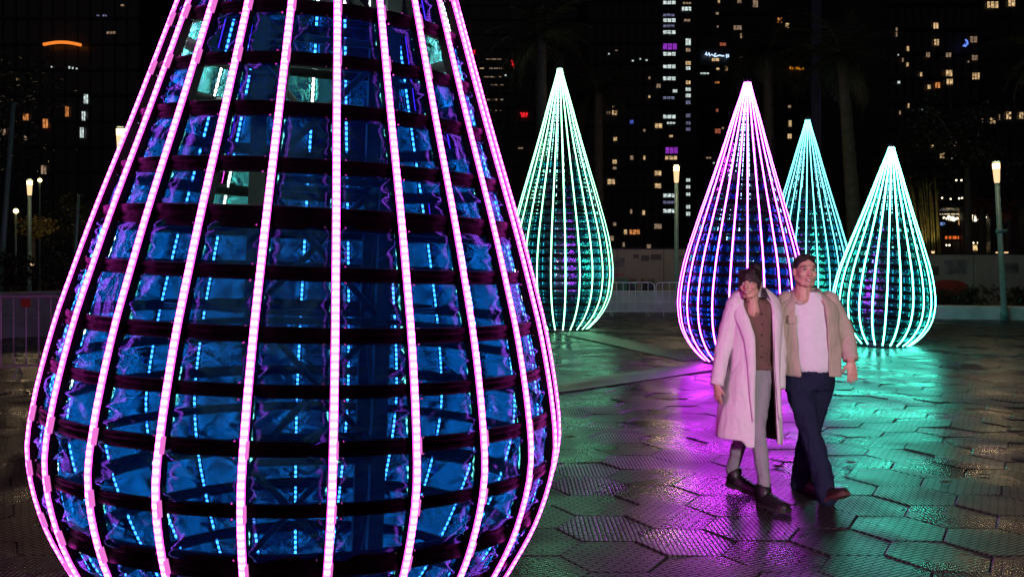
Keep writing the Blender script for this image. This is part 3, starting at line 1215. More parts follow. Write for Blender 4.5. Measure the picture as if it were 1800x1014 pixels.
tower(1034, 1159, 138, -230, 'dark apartment tower with scattered warm windows between pale green teardrop and lamp', W2, 'tower2', floor=3.2, cols=9)
W3 = [(1221, 68, 8, 8, 'orange'), (1296, 50, 16, 9, 'dim'), (1263, 3, 4, 8, 'warm'), (1260, 25, 6, 5, 'dim'), (1299, 4, 8, 6, 'dim'), (1327, 8, 10, 14, 'dim'), (1370, 37, 9, 10, 'orange'), (1383, 46, 7, 9, 'warm'),
      (1302, 64, 4, 10, 'dim'), (1270, 79, 12, 6, 'red'), (1257, 106, 14, 6, 'warm'), (1261, 48, 3, 4, 'dim'), (1276, 121, 6, 9, 'warm'), (1261, 122, 6, 4, 'warm'), (1238, 130, 17, 3, 'white'), (1260, 146, 9, 4, 'orange'),
      (1260, 195, 5, 6, 'red'), (1261, 231, 11, 9, 'red'), (1270, 226, 4, 4, 'dim'), (1271, 262, 8, 5, 'warm'), (1222, 180, 8, 6, 'red'), (1388, 218, 6, 12, 'warm'), (1387, 240, 8, 9, 'warm'), (1387, 188, 6, 5, 'dim'),
      (1245, 278, 10, 3, 'dim'), (1254, 287, 3, 3, 'white'), (1302, 102, 8, 3, 'dim')]
tower(1229, 1425, 175, -200, 'wide dark tower with a blue white script sign behind the violet teardrop', W3, floor=3.3, cols=14)
W4 = [(1643, 47, 10, 12, 'warm'), (1644, 76, 10, 12, 'warm'), (1594, 87, 5, 10, 'warm'), (1665, 98, 11, 9, 'dim'), (1629, 98, 8, 10, 'dim'), (1593, 115, 5, 8, 'warm'), (1585, 107, 4, 8, 'dim'), (1666, 130, 13, 12, 'warm'),
      (1667, 145, 13, 11, 'warm'), (1646, 151, 10, 11, 'orange'), (1631, 154, 7, 8, 'warm'), (1617, 132, 5, 8, 'warm'), (1574, 58, 4, 18, 'dim'), (1577, 98, 3, 3, 'white'), (1578, 146, 6, 5, 'white'), (1595, 187, 4, 9, 'warm'),
      (1580, 199, 4, 7, 'dim'), (1619, 193, 3, 3, 'white'), (1637, 260, 7, 10, 'warm'), (1674, 254, 12, 10, 'warm'), (1654, 274, 10, 11, 'warm'), (1671, 280, 3, 3, 'white'), (1651, 252, 3, 2, 'white'), (1709, 71, 14, 12, 'dim'),
      (1697, 78, 9, 4, 'blue'), (1711, 103, 12, 10, 'dim'), (1713, 135, 15, 13, 'warm'), (1700, 110, 4, 4, 'dim')]
tower(1562, 1721, 110, -300, 'dark hotel tower with warm square windows above the mint teardrop', W4, 'tower2', floor=3.0, cols=11)
W5 = [(1743, 10, 22, 13, 'warm'), (1776, 7, 14, 13, 'warm'), (1725, 214, 4, 11, 'dim'), (1743, 213, 11, 11, 'warm'), (1755, 207, 3, 11, 'dim'), (1771, 204, 10, 14, 'warm'), (1793, 204, 9, 13, 'warm')]
tower(1723, 1960, 136, -420, 'dark block with large warm windows at the top right edge', W5, floor=3.2, cols=9)
W6 = [(153, 175, 9, 18, 'white'), (149, 205, 8, 18, 'white'), (146, 234, 8, 20, 'white'), (79, 299, 11, 17, 'dim'), (120, 197, 8, 20, 'orange'), (48, 207, 12, 14, 'orange'), (82, 218, 11, 18, 'orange'), (33, 140, 5, 5, 'warm'),
      (10, 233, 6, 12, 'dim'), (47, 243, 6, 9, 'dim'), (93, 119, 4, 3, 'white'), (124, 120, 4, 5, 'white'), (130, 121, 4, 4, 'white'), (137, 122, 4, 3, 'white'), (174, 29, 6, 3, 'cool'), (186, 29, 9, 4, 'cool'), (217, 11, 7, 4, 'dim'), (197, 59, 18, 5, 'dim')]
t6 = tower(-60, 245, 120, -150, 'dark tower with an orange lit canopy arc at the far left', W6, floor=3.4, cols=14)
mb = MB()
pts = []
for k in range(13):
    q = P(77 + 66 * k / 12, 79 - 4.5 * math.sin(PI * k / 12) + 1.0 * k / 12, 119)
    pts.append((q.x, 118.9, q.z))
mb.tube(pts, .2, 8)
sg = mb.build('canopy_light', emit('orange_canopy_light', (1.0, .25, .03), 1.0), t6)
sg.data.transform(Matrix.Translation(-t6.location))
tower(800, 1030, 210, -60, 'far dark tower with red emblems left of the pale green teardrop',
      [(868, 105, 30, 2, 'dim'), (872, 121, 26, 2, 'dim'), (866, 136, 34, 2, 'dim'), (874, 150, 26, 2, 'dim'), (870, 176, 34, 3, 'dim'), (872, 195, 24, 2, 'dim'), (915, 261, 9, 3, 'dim'), (889, 133, 4, 3, 'white'), (847, 121, 8, 2, 'warm'), (883, 176, 6, 2, 'white')],
      floor=3.4, cols=10)
E_red = emit('red_sign_light', (1.0, .02, .03), .9)


def sign(name, label, polys, d, m, cat='sign', th=.25):
    mb = MB()
    for poly in polys:
        a = [tuple(P(x, y, d)) for x, y in poly]
        n = len(a)
        mb.add(a + [(x, y + th, z) for x, y, z in a], [tuple(range(n)), tuple(range(2 * n - 1, n - 1, -1))] + [(k, k + n, (k + 1) % n + n, (k + 1) % n) for k in range(n)])
    return tag(mb.build(name, m, smooth=False), label, cat)


sign('red_sign', 'red illuminated W shaped emblem left of the pale green teardrop tip', [[(914, 198), (918, 198), (919.5, 206), (917, 206)], [(919, 198), (924, 198), (923, 206), (920, 206)], [(925, 198), (929, 198), (926, 206), (923.6, 206)]], 209.4, E_red)
sign('red_sign', 'narrow red illuminated leaf shaped emblem high above the W shaped one', [[(898.5, 105), (901.5, 108), (904.5, 115), (903, 120), (900, 116), (898.6, 110)]], 209.4, E_red)
sign('red_sign', 'small red emblem beside the right edge of the huge teardrop', [[(829, 88), (831.5, 88), (832, 95), (830.5, 95)], [(832.5, 89), (835.5, 88), (834.5, 95), (832.8, 95)]], 209.4, E_red)
E_script = emit('script_sign_light', (.55, .75, 1.0), 1.3)
mb = MB()
for run in ([(1240, 97), (1241.5, 92), (1243, 98), (1246, 95)], [(1246, 93), (1248, 99), (1251, 96), (1255, 99), (1258, 94), (1256, 96)], [(1256, 100), (1260, 99), (1265, 97.5), (1270, 99), (1273, 98.5)], [(1277, 96), (1277.5, 102)], [(1280, 96), (1280.5, 101)]):
    mb.tube([tuple(P(x, y, 174)) for x, y in run], .13, 6)
tag(mb.build('script_sign', E_script), 'blue white glowing script sign on the tower behind the violet teardrop', 'sign')
mb = MB()
mb.tube([tuple(P(x, y, 108.8)) for x, y in ((1697, 70), (1700, 73), (1701, 77), (1697, 82), (1693, 81), (1696, 79))], .09, 6)
tag(mb.build('blue_squiggle_sign', emit('blue_sign_light', (.15, .3, 1.0), 1.1)), 'small blue squiggle of light on the tower above the right lamp', 'sign')
mb = MB()
mb.tube([tuple(P(x, y, 174.2)) for x, y in ((1388, 119), (1394, 121), (1402, 120), (1412, 122))], .22, 6)
tag(mb.build('orange_sign', emit('orange_sign_light', (1.0, .33, .02), .8)), 'short orange light bar right of the violet teardrop tip', 'sign')


# ------------------------------------------------------------------ trees and planting
def palm(px, d, crown_y, lean_px, r, label, fr=26, seed=0, m='leaf', top_r=.16):
    q = random.Random(seed)
    top = P(px, crown_y, d)
    base = Vector((P(px + lean_px, 0, d).x, d, 0))
    root = empty('palm_tree', base, label, 'palm tree', 'palm trees round the plaza')
    mb = MB()
    n = 26
    pts, rad_ = [], []
    tp = top - base
    for k in range(n + 1):
        t = k / n
        pts.append(Vector((tp.x * t ** 1.15, 0, tp.z * t)))
        rad_.append((.30 - .12 * t) * (top_r / .16) * (1 + (.06 if k % 2 else -.03)))
    mb.tube(pts, rad_, 12)
    mb.build('trunk', M['bark'], root)
    mb = MB()
    for k in range(fr):
        az = 2 * PI * k / fr * 2.399 + q.random()
        el = q.uniform(-.6, 1.25)
        L = r * q.uniform(.8, 1.15)
        hd = Vector((math.cos(az), math.sin(az), 0))
        spine = []
        p = tp.copy()
        e = el
        for j in range(11):
            spine.append(p.copy())
            p = p + (hd * math.cos(e) + Vector((0, 0, math.sin(e)))) * (L / 10)
            e -= .13 + .03 * q.random()
        mb.tube(spine, [.03 - .0025 * j for j in range(11)], 4)
        sd = Vector((-hd.y, hd.x, 0))
        for j in range(1, 11):
            for s in (-1, 1):
                for h_ in (0, .5):
                    a = spine[j - 1].lerp(spine[j], h_ + .25)
                    t = (spine[j] - spine[j - 1]).normalized()
                    ll = L * .30 * math.sin(PI * min(1, (j + h_) / 11 + .12)) * q.uniform(.8, 1.1)
                    dr = (sd * s + t * .75 + Vector((0, 0, -.25 - .3 * q.random()))).normalized()
                    w = t * .028
                    mb.add([a - w, a + w, a + dr * ll * .6 + w * .8 + Vector((0, 0, -.02)), a + dr * ll], [(0, 1, 2), (0, 2, 3)])
    mb.build('crown', M[m], root, smooth=False)
    return root


palm(1480, 33, 95, 30, 2.6, 'tall palm with pale leaning trunk between the ice blue and mint teardrops', 34, 1)
palm(1350, 38, 85, 4, 2.8, 'palm crown rising behind the tip of the violet teardrop', 30, 2)
palm(950, 33, 62, 6, 2.6, 'palm standing behind the pale green teardrop with its crown above left', 30, 3)
palm(1052, 40, 160, 0, 2.3, 'slim palm right of the pale green teardrop tip', 24, 4)
palm(1850, 30, 90, 4, 2.3, 'palm fronds reaching in at the top right edge above the lamp', 26, 6)
palm(1726, 40, 362, 0, .95, 'small reddish palm left of the right lamp', 22, 7, 'leaf_red', .12)
palm(1772, 40, 368, 2, .95, 'small reddish palm right of the right lamp', 22, 8, 'leaf_red', .12)


def leafy(px, d, y_top, y_bot, wpx, trunk_px, label, name='broadleaf_tree', n=2600, seed=0, m='leaf_dark', leaf=.16, cat='tree'):
    q = random.Random(seed)
    c = P(px, (y_top + y_bot) / 2, d)
    rx, rz_ = wpx / 2 / F * d, (y_bot - y_top) / 2 / F * d
    bx_ = P(trunk_px, 0, d).x
    root = empty(name, (bx_, d, 0), label, cat)
    cc_ = Vector((c.x - bx_, 0, c.z))
    mb = MB()
    fork = Vector((cc_.x * .5, 0, max(.1, cc_.z - rz_ * .55)))
    mb.tube([(0, 0, 0), (cc_.x * .15, 0, fork.z * .5), fork], [.05 * rx + .10, .04 * rx + .08, .03 * rx + .06], 10)
    mb.build('trunk', M['bark'], root)
    lb = MB()
    tips = []
    for k in range(9):
        a = 2 * PI * k / 9 + q.random()
        e = q.uniform(.1, .9)
        tip = cc_ + Vector((math.cos(a) * rx * e, math.sin(a) * rx * e, rz_ * q.uniform(-.4, .75)))
        lb.tube([fork - Vector((0, 0, .05)), fork.lerp(tip, .5) + Vector((0, 0, .1 * rz_)), tip], [.05, .035, .015], 6)
        tips.append(tip)
    for _ in range(16):
        a, e = q.uniform(0, 2 * PI), math.sqrt(q.random())
        tips.append(cc_ + Vector((math.cos(a) * rx * e, math.sin(a) * rx * e * .9, rz_ * q.uniform(-.85, .9) * (1 - .45 * e))))
    tag(lb.build('limbs', M['bark'], root), kind='stuff')
    mb = MB()
    for k in range(n):
        t = q.choice(tips)
        p = t + Vector((q.gauss(0, rx * .17), q.gauss(0, rx * .17), q.gauss(0, rz_ * .14)))
        a, b = Vector((q.gauss(0, 1), q.gauss(0, 1), q.gauss(0, .6))).normalized(), Vector((q.gauss(0, 1), q.gauss(0, 1), q.gauss(0, 1))).normalized()
        s = leaf * q.uniform(.6, 1.3)
        mb.add([p, p + a * s * .5 + b * s * .28, p + a * s, p + a * s * .5 - b * s * .28], [(0, 1, 2, 3)])
    mb.build('crown', M[m], root, smooth=False)
    return root


leafy(1700, 36, 170, 330, 190, 1702, 'broad dark tree behind the right lamp with a thick pale trunk', seed=11, n=3400)
leafy(1620, 48, 200, 330, 150, 1622, 'dark tree above the bamboo canes', seed=12)
leafy(60, 37, 376, 425, 70, 58, 'yellowish lit bush under the far left lamp', 'bush', 900, 13, 'leaf_yellow' if 'leaf_yellow' in M else 'leaf', .14, 'bush')
leafy(150, 40, 330, 470, 150, 150, 'dark tree between the left lamp and the huge teardrop', seed=14)
leafy(-20, 33, 60, 330, 220, -10, 'large dark tree at the left edge', seed=15, n=3000)
leafy(840, 44, 60, 300, 210, 850, 'dark tree behind the right shoulder of the huge teardrop', seed=16, n=3000)
for k, (px, w_, yt, lb_) in enumerate(((1655, 70, 505, 'dark shrub behind the low wall right of the mint teardrop'), (1705, 60, 498, 'dark shrub at the foot of the thick trunk'),
                                       (1790, 70, 500, 'dark shrub behind the low wall at the right edge'), (20, 90, 440, 'dark shrub behind the wall at the far left'), (110, 90, 432, 'dark shrub left of the huge teardrop'))):
    leafy(px, 31 if px > 500 else 27, yt, 545 if px > 500 else 520, w_, px, lb_, 'shrub', 800, 30 + k, 'leaf_dark', .13, 'shrub')

# bamboo with a warm uplight at its foot
bd = 40
bamb = empty('bamboo_clump', (P(1640, 0, bd).x, bd, 0), 'clump of yellow lit bamboo canes behind the hoarding beside the mint teardrop', 'bamboo')
q = random.Random(3)
for k in range(26):
    xb = P(1612 + 44 * k / 25 + q.uniform(-2, 2), 0, bd).x - bamb.location.x
    ln = -.55 * (1 - k / 34) + q.uniform(-.12, .12)
    hh = q.uniform(4.0, 5.6)
    yy = q.uniform(-.5, .5)
    mb = MB()
    pts = [(xb + ln * (z / hh) ** 1.3, yy, z) for z in [hh * j / 14 for j in range(15)]]
    mb.tube(pts, [.045 * (1.12 if j % 2 else .95) * (1 - .5 * j / 14) for j in range(15)], 8)
    mb.build('cane', M['bamboo'], bamb)
mb = MB()
for k in range(420):
    p = Vector((q.uniform(-1.4, .9), q.uniform(-.6, .6), q.uniform(3.0, 5.8)))
    a = Vector((q.gauss(0, 1), q.gauss(0, 1), -abs(q.gauss(0, .7)))).normalized()
    b = a.cross(Vector((0, 1, .3))).normalized()
    mb.add([p, p + a * .14 + b * .018, p + a * .3, p + a * .14 - b * .018], [(0, 1, 2, 3)])
mb.build('leaves', M['leaf'], bamb, smooth=False)


def uplight(x, y, power, label, aim=(0, 0, 3), col=(1.0, .78, .35), z=2.1):
    root = empty('uplight', (x, y, 0), label, 'garden light', 'garden uplights in the planting')
    mb = MB()
    mb.tube([(0, 0, 0), (0, 0, z)], .02, 6)
    mb.build('stake', M['black_steel'], root)
    mb = MB()
    mb.tube([(0, 0, z), (0, 0, z + .1)], [.05, .07], 12)
    mb.build('lamp_head', E_lamp2, root)
    l = bpy.data.lights.new('uplight', 'SPOT')
    l.energy = power
    l.color = col
    l.spot_size = R(80)
    l.spot_blend = .7
    l.shadow_soft_size = .06
    o = bpy.data.objects.new('uplight_beam', l)
    COL.objects.link(o)
    o.parent = root
    o.location = (0, 0, z + .12)
    o.rotation_euler = (Vector(aim)).to_track_quat('-Z', 'Y').to_euler()


uplight(P(1640, 0, 38.9).x, 38.9, 55, 'garden light at the foot of the bamboo canes', (0, .9, 1.3))
uplight(P(66, 0, 36).x, 35.6, 30, 'garden light under the yellowish bush', (0, 1.2, .6), z=1.6)

# ------------------------------------------------------------------ lit restaurant pavilion behind the right hoarding
pd = 58
pav = empty('restaurant_pavilion', (P(1710, 0, pd).x, pd, 0), 'lit open restaurant pavilion beyond the hoarding between bamboo and right lamp', 'restaurant')


def pbox(name, x0, y0, x1, y1, dep, th, m, parent=pav, smooth=False):
    a, b = P(x0, y0, dep), P(x1, y1, dep)
    mb = MB()
    mb.box(((a.x + b.x) / 2 - pav.location.x, dep - pav.location.y + th / 2, (a.z + b.z) / 2), (abs(b.x - a.x), th, abs(a.z - b.z)))
    return mb.build(name, m, parent, smooth=smooth)


pbox('roof', 1632, 356, 1810, 366, pd, 8, M['tower'])
pbox('back_wall', 1636, 368, 1806, 470, pd + 8, .3, M['tower2'])
for x in (1640, 1693, 1741, 1800):
    pbox('column', x, 366, x + 5, 470, pd + .5, .5, M['frame'])
pbox('cove_light', 1654, 375.5, 1694, 377.2, pd + 3, .2, emit('cove_light', (1.0, .8, .5), .8, .3, 6))
pbox('door_glow', 1687, 378, 1694, 396, pd + 6, .2, emit('door_glow', (1.0, .5, .2), .45, .4, 3))
pbox('screen', 1654, 391, 1661, 396, pd + 5, .1, emit('screen_light', (.25, .45, 1.0), .6))
pbox('screen', 1725, 390, 1728, 396, pd + 5, .1, emit('screen_light', (.25, .35, 1.0), .9))
pbox('counter', 1650, 424, 1760, 470, pd + 2, .8, M['tower'])
E_bulb = emit('bulb_light', (1.0, .86, .55), 3.2)
bulb = MB()
bulb.ball((0, 0, 0), .075, 8, 6)
bulb_me = bulb.mesh('bulb')
bulb_me.materials.append(E_bulb)


def chandelier(px, py, w, h, n):
    c = P(px, py, pd + 2)
    fr = MB()
    fr.tube([(c.x - pav.location.x, 2, c.z), (c.x - pav.location.x, 2, P(0, 366, pd).z)], .03, 6)
    f = fr.build('chandelier', M['black_steel'], pav)
    for k in range(n):
        o = bpy.data.objects.new('bulb', bulb_me)
        COL.objects.link(o)
        o.parent = f
        a = q.uniform(0, 2 * PI)
        e = math.sqrt(q.random())
        o.location = (c.x - pav.location.x + math.cos(a) * e * w / 2 / F * pd, 2 + q.uniform(-.3, .3), c.z + math.sin(a) * e * h / 2 / F * pd)


chandelier(1671, 384, 20, 9, 26)
chandelier(1713, 383, 15, 10, 20)
E_heat = emit('heater_glow', (1.0, .18, .03), .8)
for k, x in enumerate((1664, 1671, 1678, 1686, 1693)):
    pbox('heater', x, 415, x + 3.5, 420, pd + 1, .2, E_heat)
E_tab = emit('counter_light', (1.0, .68, .3), .9, .6, 8)
pbox('menu_board', 1709, 431, 1733, 440, pd + 1.5, .1, E_tab)
for x, y in ((1711, 427), (1719, 427), (1727, 428), (1656, 348), (1686, 349), (1691, 348), (1671, 350), (1681, 317), (1690, 317), (1703, 316), (1650, 384), (1735, 382), (1693, 420), (1664, 431), (1669, 431)):
    c = P(x, y, pd + 1)
    o = bpy.data.objects.new('small_bulb', bulb_me)
    COL.objects.link(o)
    o.parent = pav
    o.location = (c.x - pav.location.x, 1, c.z)
    o.scale = (.8, .8, .8)
q = random.Random(9)
SAP = ['leftmost', 'second from left', 'third from left', 'fourth from left', 'middle', 'fourth from right', 'third from right', 'second from right', 'rightmost']
for k, px in enumerate((1651, 1660, 1666, 1674, 1688, 1719, 1722, 1734, 1744)):
    mb = MB()
    b = P(px + q.uniform(-3, 3), 470, 46)
    t = P(px + q.uniform(-4, 4), q.uniform(385, 405), 46)
    mb.tube([(b.x, 46, 0), tuple(b.lerp(t, .5) + Vector((q.uniform(-.08, .08), 0, 0))), tuple(t)], [.04, .03, .02], 6)
    tag(mb.build('sapling', M['bark']), SAP[k] + ' bare sapling stem before the lit restaurant', 'sapling', 'bare saplings before the restaurant')
for x, lb_ in ((1754, 'small warm ground light just left of the right lamp post'), (1768.5, 'small warm ground light just right of the right lamp post')):
    c = P(x, 444, 33.3)
    mb = MB()
    mb.tube([(c.x, 33.3, 0), (c.x, 33.3, c.z - .05)], .02, 6)
    mb.tube([(c.x, 33.3, c.z - .05), (c.x, 33.3, c.z + .04)], [.07, .05], 10)
    o = tag(mb.build('ground_light', M['black_steel']), lb_, 'ground light')
    mb = MB()
    mb.ball((c.x, 33.3, c.z - .0), (.08, .08, .035), 10, 6)
    mb.build('lamp_lens', E_lamp2, o)

# drain slots at the right edge of the plaza and a few fallen leaves
dr = empty('drain_grate', (*GP(1795, 760), 0), 'black slotted drain in the paving at the right edge', 'drain')
for y0, x0 in ((716, 1768), (737, 1772), (757, 1773), (778, 1777), (807, 1781)):
    a = GP(x0, y0)
    mb = MB()
    mb.box((a[0] + .35 - dr.location.x, a[1] - dr.location.y, .004), (.7, .075, .010))
    mb.build('slot', M['slot'], dr, smooth=False)
q = random.Random(21)
for x, y, lb_ in ((1495, 815, 'fallen leaf lying on the teal lit pavers right of the man'), (1368, 822, 'fallen leaf on the violet lit pavers between the two people'), (1663, 850, 'fallen leaf on dark pavers right of the teal reflection'),
                  (1728, 836, 'fallen leaf near the drain at right'), (1001, 770, 'fallen leaf on the pavers beside the huge teardrop')):
    a = GP(x, y)
    mb = MB()
    rr_ = [(math.cos(k * .9) * .05 * (1 + .3 * q.random()), math.sin(k * .9) * .03 * (1 + .4 * q.random()), .006 + .012 * q.random()) for k in range(7)]
    mb.add([(0, 0, .004)] + rr_, [(0, k + 1, (k + 1) % 7 + 1) for k in range(7)])
    tag(mb.build('fallen_leaf', M['deadleaf'], None, (a[0], a[1], .003), smooth=False), lb_, 'leaf')


# ------------------------------------------------------------------ people
def cloth(name, col, rough=.85, bump=.12, scale=180, fold=.5):
    """Woven cloth: fine nap plus long soft creases running down the garment."""
    m = mat(name, col, rough, bump=bump, bscale=scale, vary=.03, vscale=25, spec=.2)
    nt = m.node_tree
    b = nt.nodes['Principled BSDF']
    old = [n for n in nt.nodes if n.type == 'BUMP'][0]
    tc = [n for n in nt.nodes if n.type == 'TEX_COORD'][0]
    mp = nt.nodes.new('ShaderNodeMapping')
    mp.inputs['Scale'].default_value = (9, 9, 3.2)
    nt.links.new(tc.outputs['Object'], mp.inputs[0])
    nz = nt.nodes.new('ShaderNodeTexNoise')
    nz.inputs['Scale'].default_value = 1.3
    nz.inputs['Detail'].default_value = 3
    nz.inputs['Distortion'].default_value = 1.0
    nt.links.new(mp.outputs[0], nz.inputs['Vector'])
    b2 = nt.nodes.new('ShaderNodeBump')
    b2.inputs['Strength'].default_value = fold
    b2.inputs['Distance'].default_value = .05
    nt.links.new(nz.outputs[0], b2.inputs['Height'])
    nt.links.new(old.outputs[0], b2.inputs['Normal'])
    nt.links.new(b2.outputs[0], b.inputs['Normal'])
    return m


M['skin'] = mat('skin', (.58, .34, .25), .45, vary=.1, vscale=30)
M['skin'].node_tree.nodes['Principled BSDF'].inputs['Subsurface Weight'].default_value = .08
M['skin'].node_tree.nodes['Principled BSDF'].inputs['Subsurface Radius'].default_value = (.01, .004, .002)
M['hair_dark'] = mat('dark_brown_hair', (.018, .011, .009), .38, bump=.6, bscale=90)
M['hair_man'] = mat('short_greying_hair', (.03, .022, .018), .5, bump=.6, bscale=120)
M['eye_white'] = mat('eye_white', (.6, .56, .53), .25)
M['iris'] = mat('iris', (.02, .013, .01), .2)
M['teeth'] = mat('teeth', (.75, .72, .66), .3)
M['lip'] = mat('lip', (.36, .12, .11), .4)
M['coat'] = cloth('pale_wool_coat', (.76, .68, .71), .9, .08, 160, .4)
M['lining'] = cloth('dark_coat_lining', (.10, .055, .05), .6)
M['blouse'] = cloth('brown_blouse', (.16, .095, .075), .8)
M['grey_denim'] = cloth('grey_denim', (.30, .30, .315), .85, .2, 200)
M['navy_denim'] = cloth('navy_denim', (.014, .019, .046), .85, .2, 200, .7)
M['jacket'] = cloth('beige_jacket', (.50, .425, .335), .85, .1, 200, .45)
M['tee'] = cloth('white_tee', (.76, .74, .77), .85, .08, 200, .3)
M['boot'] = mat('black_boot_leather', (.012, .011, .012), .4, bump=.2, bscale=60)
M['shoe'] = mat('brown_shoe_leather', (.028, .015, .011), .35, bump=.15, bscale=60)
M['sole'] = mat('dark_sole', (.02, .018, .017), .7)
M['tan_sole'] = mat('tan_sole', (.09, .04, .03), .7)
M['gold'] = mat('gold_ring', (.7, .5, .2), .25, metal=1)


def sections(zc, n=28, yaw=0):
    """Closed horizontal rings: list of (z, cx, cy, rx, ry)."""
    c, s = math.cos(yaw), math.sin(yaw)
    out = []
    for z, cx, cy, rx, ry in zc:
        out.append([(cx + rx * math.sin(2 * PI * k / n) * c + ry * math.cos(2 * PI * k / n) * s,
                     cy + rx * math.sin(2 * PI * k / n) * s - ry * math.cos(2 * PI * k / n) * c, z) for k in range(n)])
    return out


def interp(tab, z):
    tab = sorted(tab)
    if z <= tab[0][0]:
        return tab[0][1:]
    for a, b in zip(tab, tab[1:]):
        if z <= b[0]:
            t = (z - a[0]) / (b[0] - a[0])
            t = t * t * (3 - 2 * t) * .5 + t * .5
            return tuple(x + (y - x) * t for x, y in zip(a[1:], b[1:]))
    return tab[-1][1:]


def open_shell(mb, tab, z0, z1, nz, n, yaw=0, fold=.0, seed=0):
    """Garment shell open at the front; tab rows: z, cx, cy, rx, ry, left edge angle, right edge angle (degrees, 0 = front)."""
    c, s = math.cos(yaw), math.sin(yaw)
    rings = []
    for i in range(nz + 1):
        z = z0 + (z1 - z0) * i / nz
        cx, cy, rx, ry, al, ar = interp(tab, z)
        r = []
        for k in range(n + 1):
            a = R(ar + (360 + al - ar) * k / n)
            f = 1 + fold * noise.noise(Vector((math.sin(a) * 2.6 + seed, math.cos(a) * 2.6, z * 1.5))) * (1.3 - (z - z0) / (z1 - z0))
            x, y = rx * math.sin(a) * f, -ry * math.cos(a) * f
            r.append((cx + x * c - y * s, cy + x * s + y * c, z))
        rings.append(r)
    mb.loft(rings, cap=False, closed=False)


def hand_pieces(mb, wrist, down, thumb, normal, k=1.0, curl=.35, spread=.12):
    """Palm, four unequal bent fingers and a thumb leaving the side of the palm near its base."""
    d, t, n = Vector(down).normalized(), Vector(thumb).normalized(), Vector(normal).normalized()
    w = Vector(wrist)
    mb.tube([w - d * .03 * k, w + d * .01 * k, w + d * .05 * k, w + d * .092 * k],
            [(.027 * k, .02 * k), (.031 * k, .018 * k), (.040 * k, .016 * k), (.039 * k, .012 * k)], 14, True, 1, up=n)
    for i, (off, ln) in enumerate(((.030, .068), (.010, .078), (-.010, .072), (-.029, .056))):
        b = w + d * .085 * k + t * off * k
        dd = (d + t * off / .03 * spread).normalized()
        p1 = b + (dd - n * curl * .3).normalized() * ln * .45 * k
        p2 = p1 + (dd - n * curl * .9).normalized() * ln * .32 * k
        p3 = p2 + (dd - n * curl * 1.5).normalized() * ln * .25 * k
        mb.chain([b - d * .02 * k, b, p1, p2, p3], [.0095 * k, .0095 * k, .0085 * k, .0078 * k, .0066 * k], 8)
    b = w + d * .025 * k + t * .028 * k
    p1 = b + (d * .75 + t * .75 - n * .2).normalized() * .038 * k
    p2 = p1 + (d * .95 + t * .25 - n * .3).normalized() * .032 * k
    mb.chain([b - t * .012 * k, b, p1, p2], [.013 * k, .0125 * k, .0105 * k, .008 * k], 8)


def head_pieces(mb, T, k=1.0, jaw=1.0):
    """T maps head space (face towards -y, origin between the ears at eye height) to the scene."""
    Rm = T.to_3x3()

    def b(c, r):
        mb.ball(T @ Vector(c), tuple(q * k for q in r), 20, 14, Rm)

    def ch(pts, rad):
        mb.chain([T @ Vector(p) for p in pts], [q * k for q in rad], 10)
    s = 1.0
    b((0, .012, .032), (.076, .096, .092))
    b((0, -.022, -.02), (.064 * jaw, .07, .085))
    b((0, -.03, -.065), (.050 * jaw, .056, .050))
    b((0, -.066, -.098), (.026 * jaw, .024, .022))
    ch([(-.052 * jaw, 0, -.055), (-.030 * jaw, -.055, -.095)], [.024, .02])
    ch([(.052 * jaw, 0, -.055), (.030 * jaw, -.055, -.095)], [.024, .02])
    ch([(-.05, -.066, .024), (-.02, -.084, .026), (.02, -.084, .026), (.05, -.066, .024)], [.011, .012, .012, .011])
    ch([(0, -.088, .012), (0, -.102, -.018), (0, -.108, -.034)], [.009, .011, .014])
    for sx in (-1, 1):
        b((sx * .011, -.096, -.036), (.009, .011, .008))
        b((sx * .042, -.066, -.028), (.024, .02, .024))
        b((sx * .077, .014, -.008), (.011, .02, .031))
    ch([(-.02, -.084, -.064), (0, -.093, -.062), (.02, -.084, -.064)], [.006, .008, .006])
    ch([(-.016, -.084, -.074), (0, -.09, -.077), (.016, -.084, -.074)], [.006, .008, .006])
    ch([(0, .022, -.05), (0, .03, -.12), (0, .035, -.21)], [.054 * jaw, .053 * jaw, .062 * jaw])


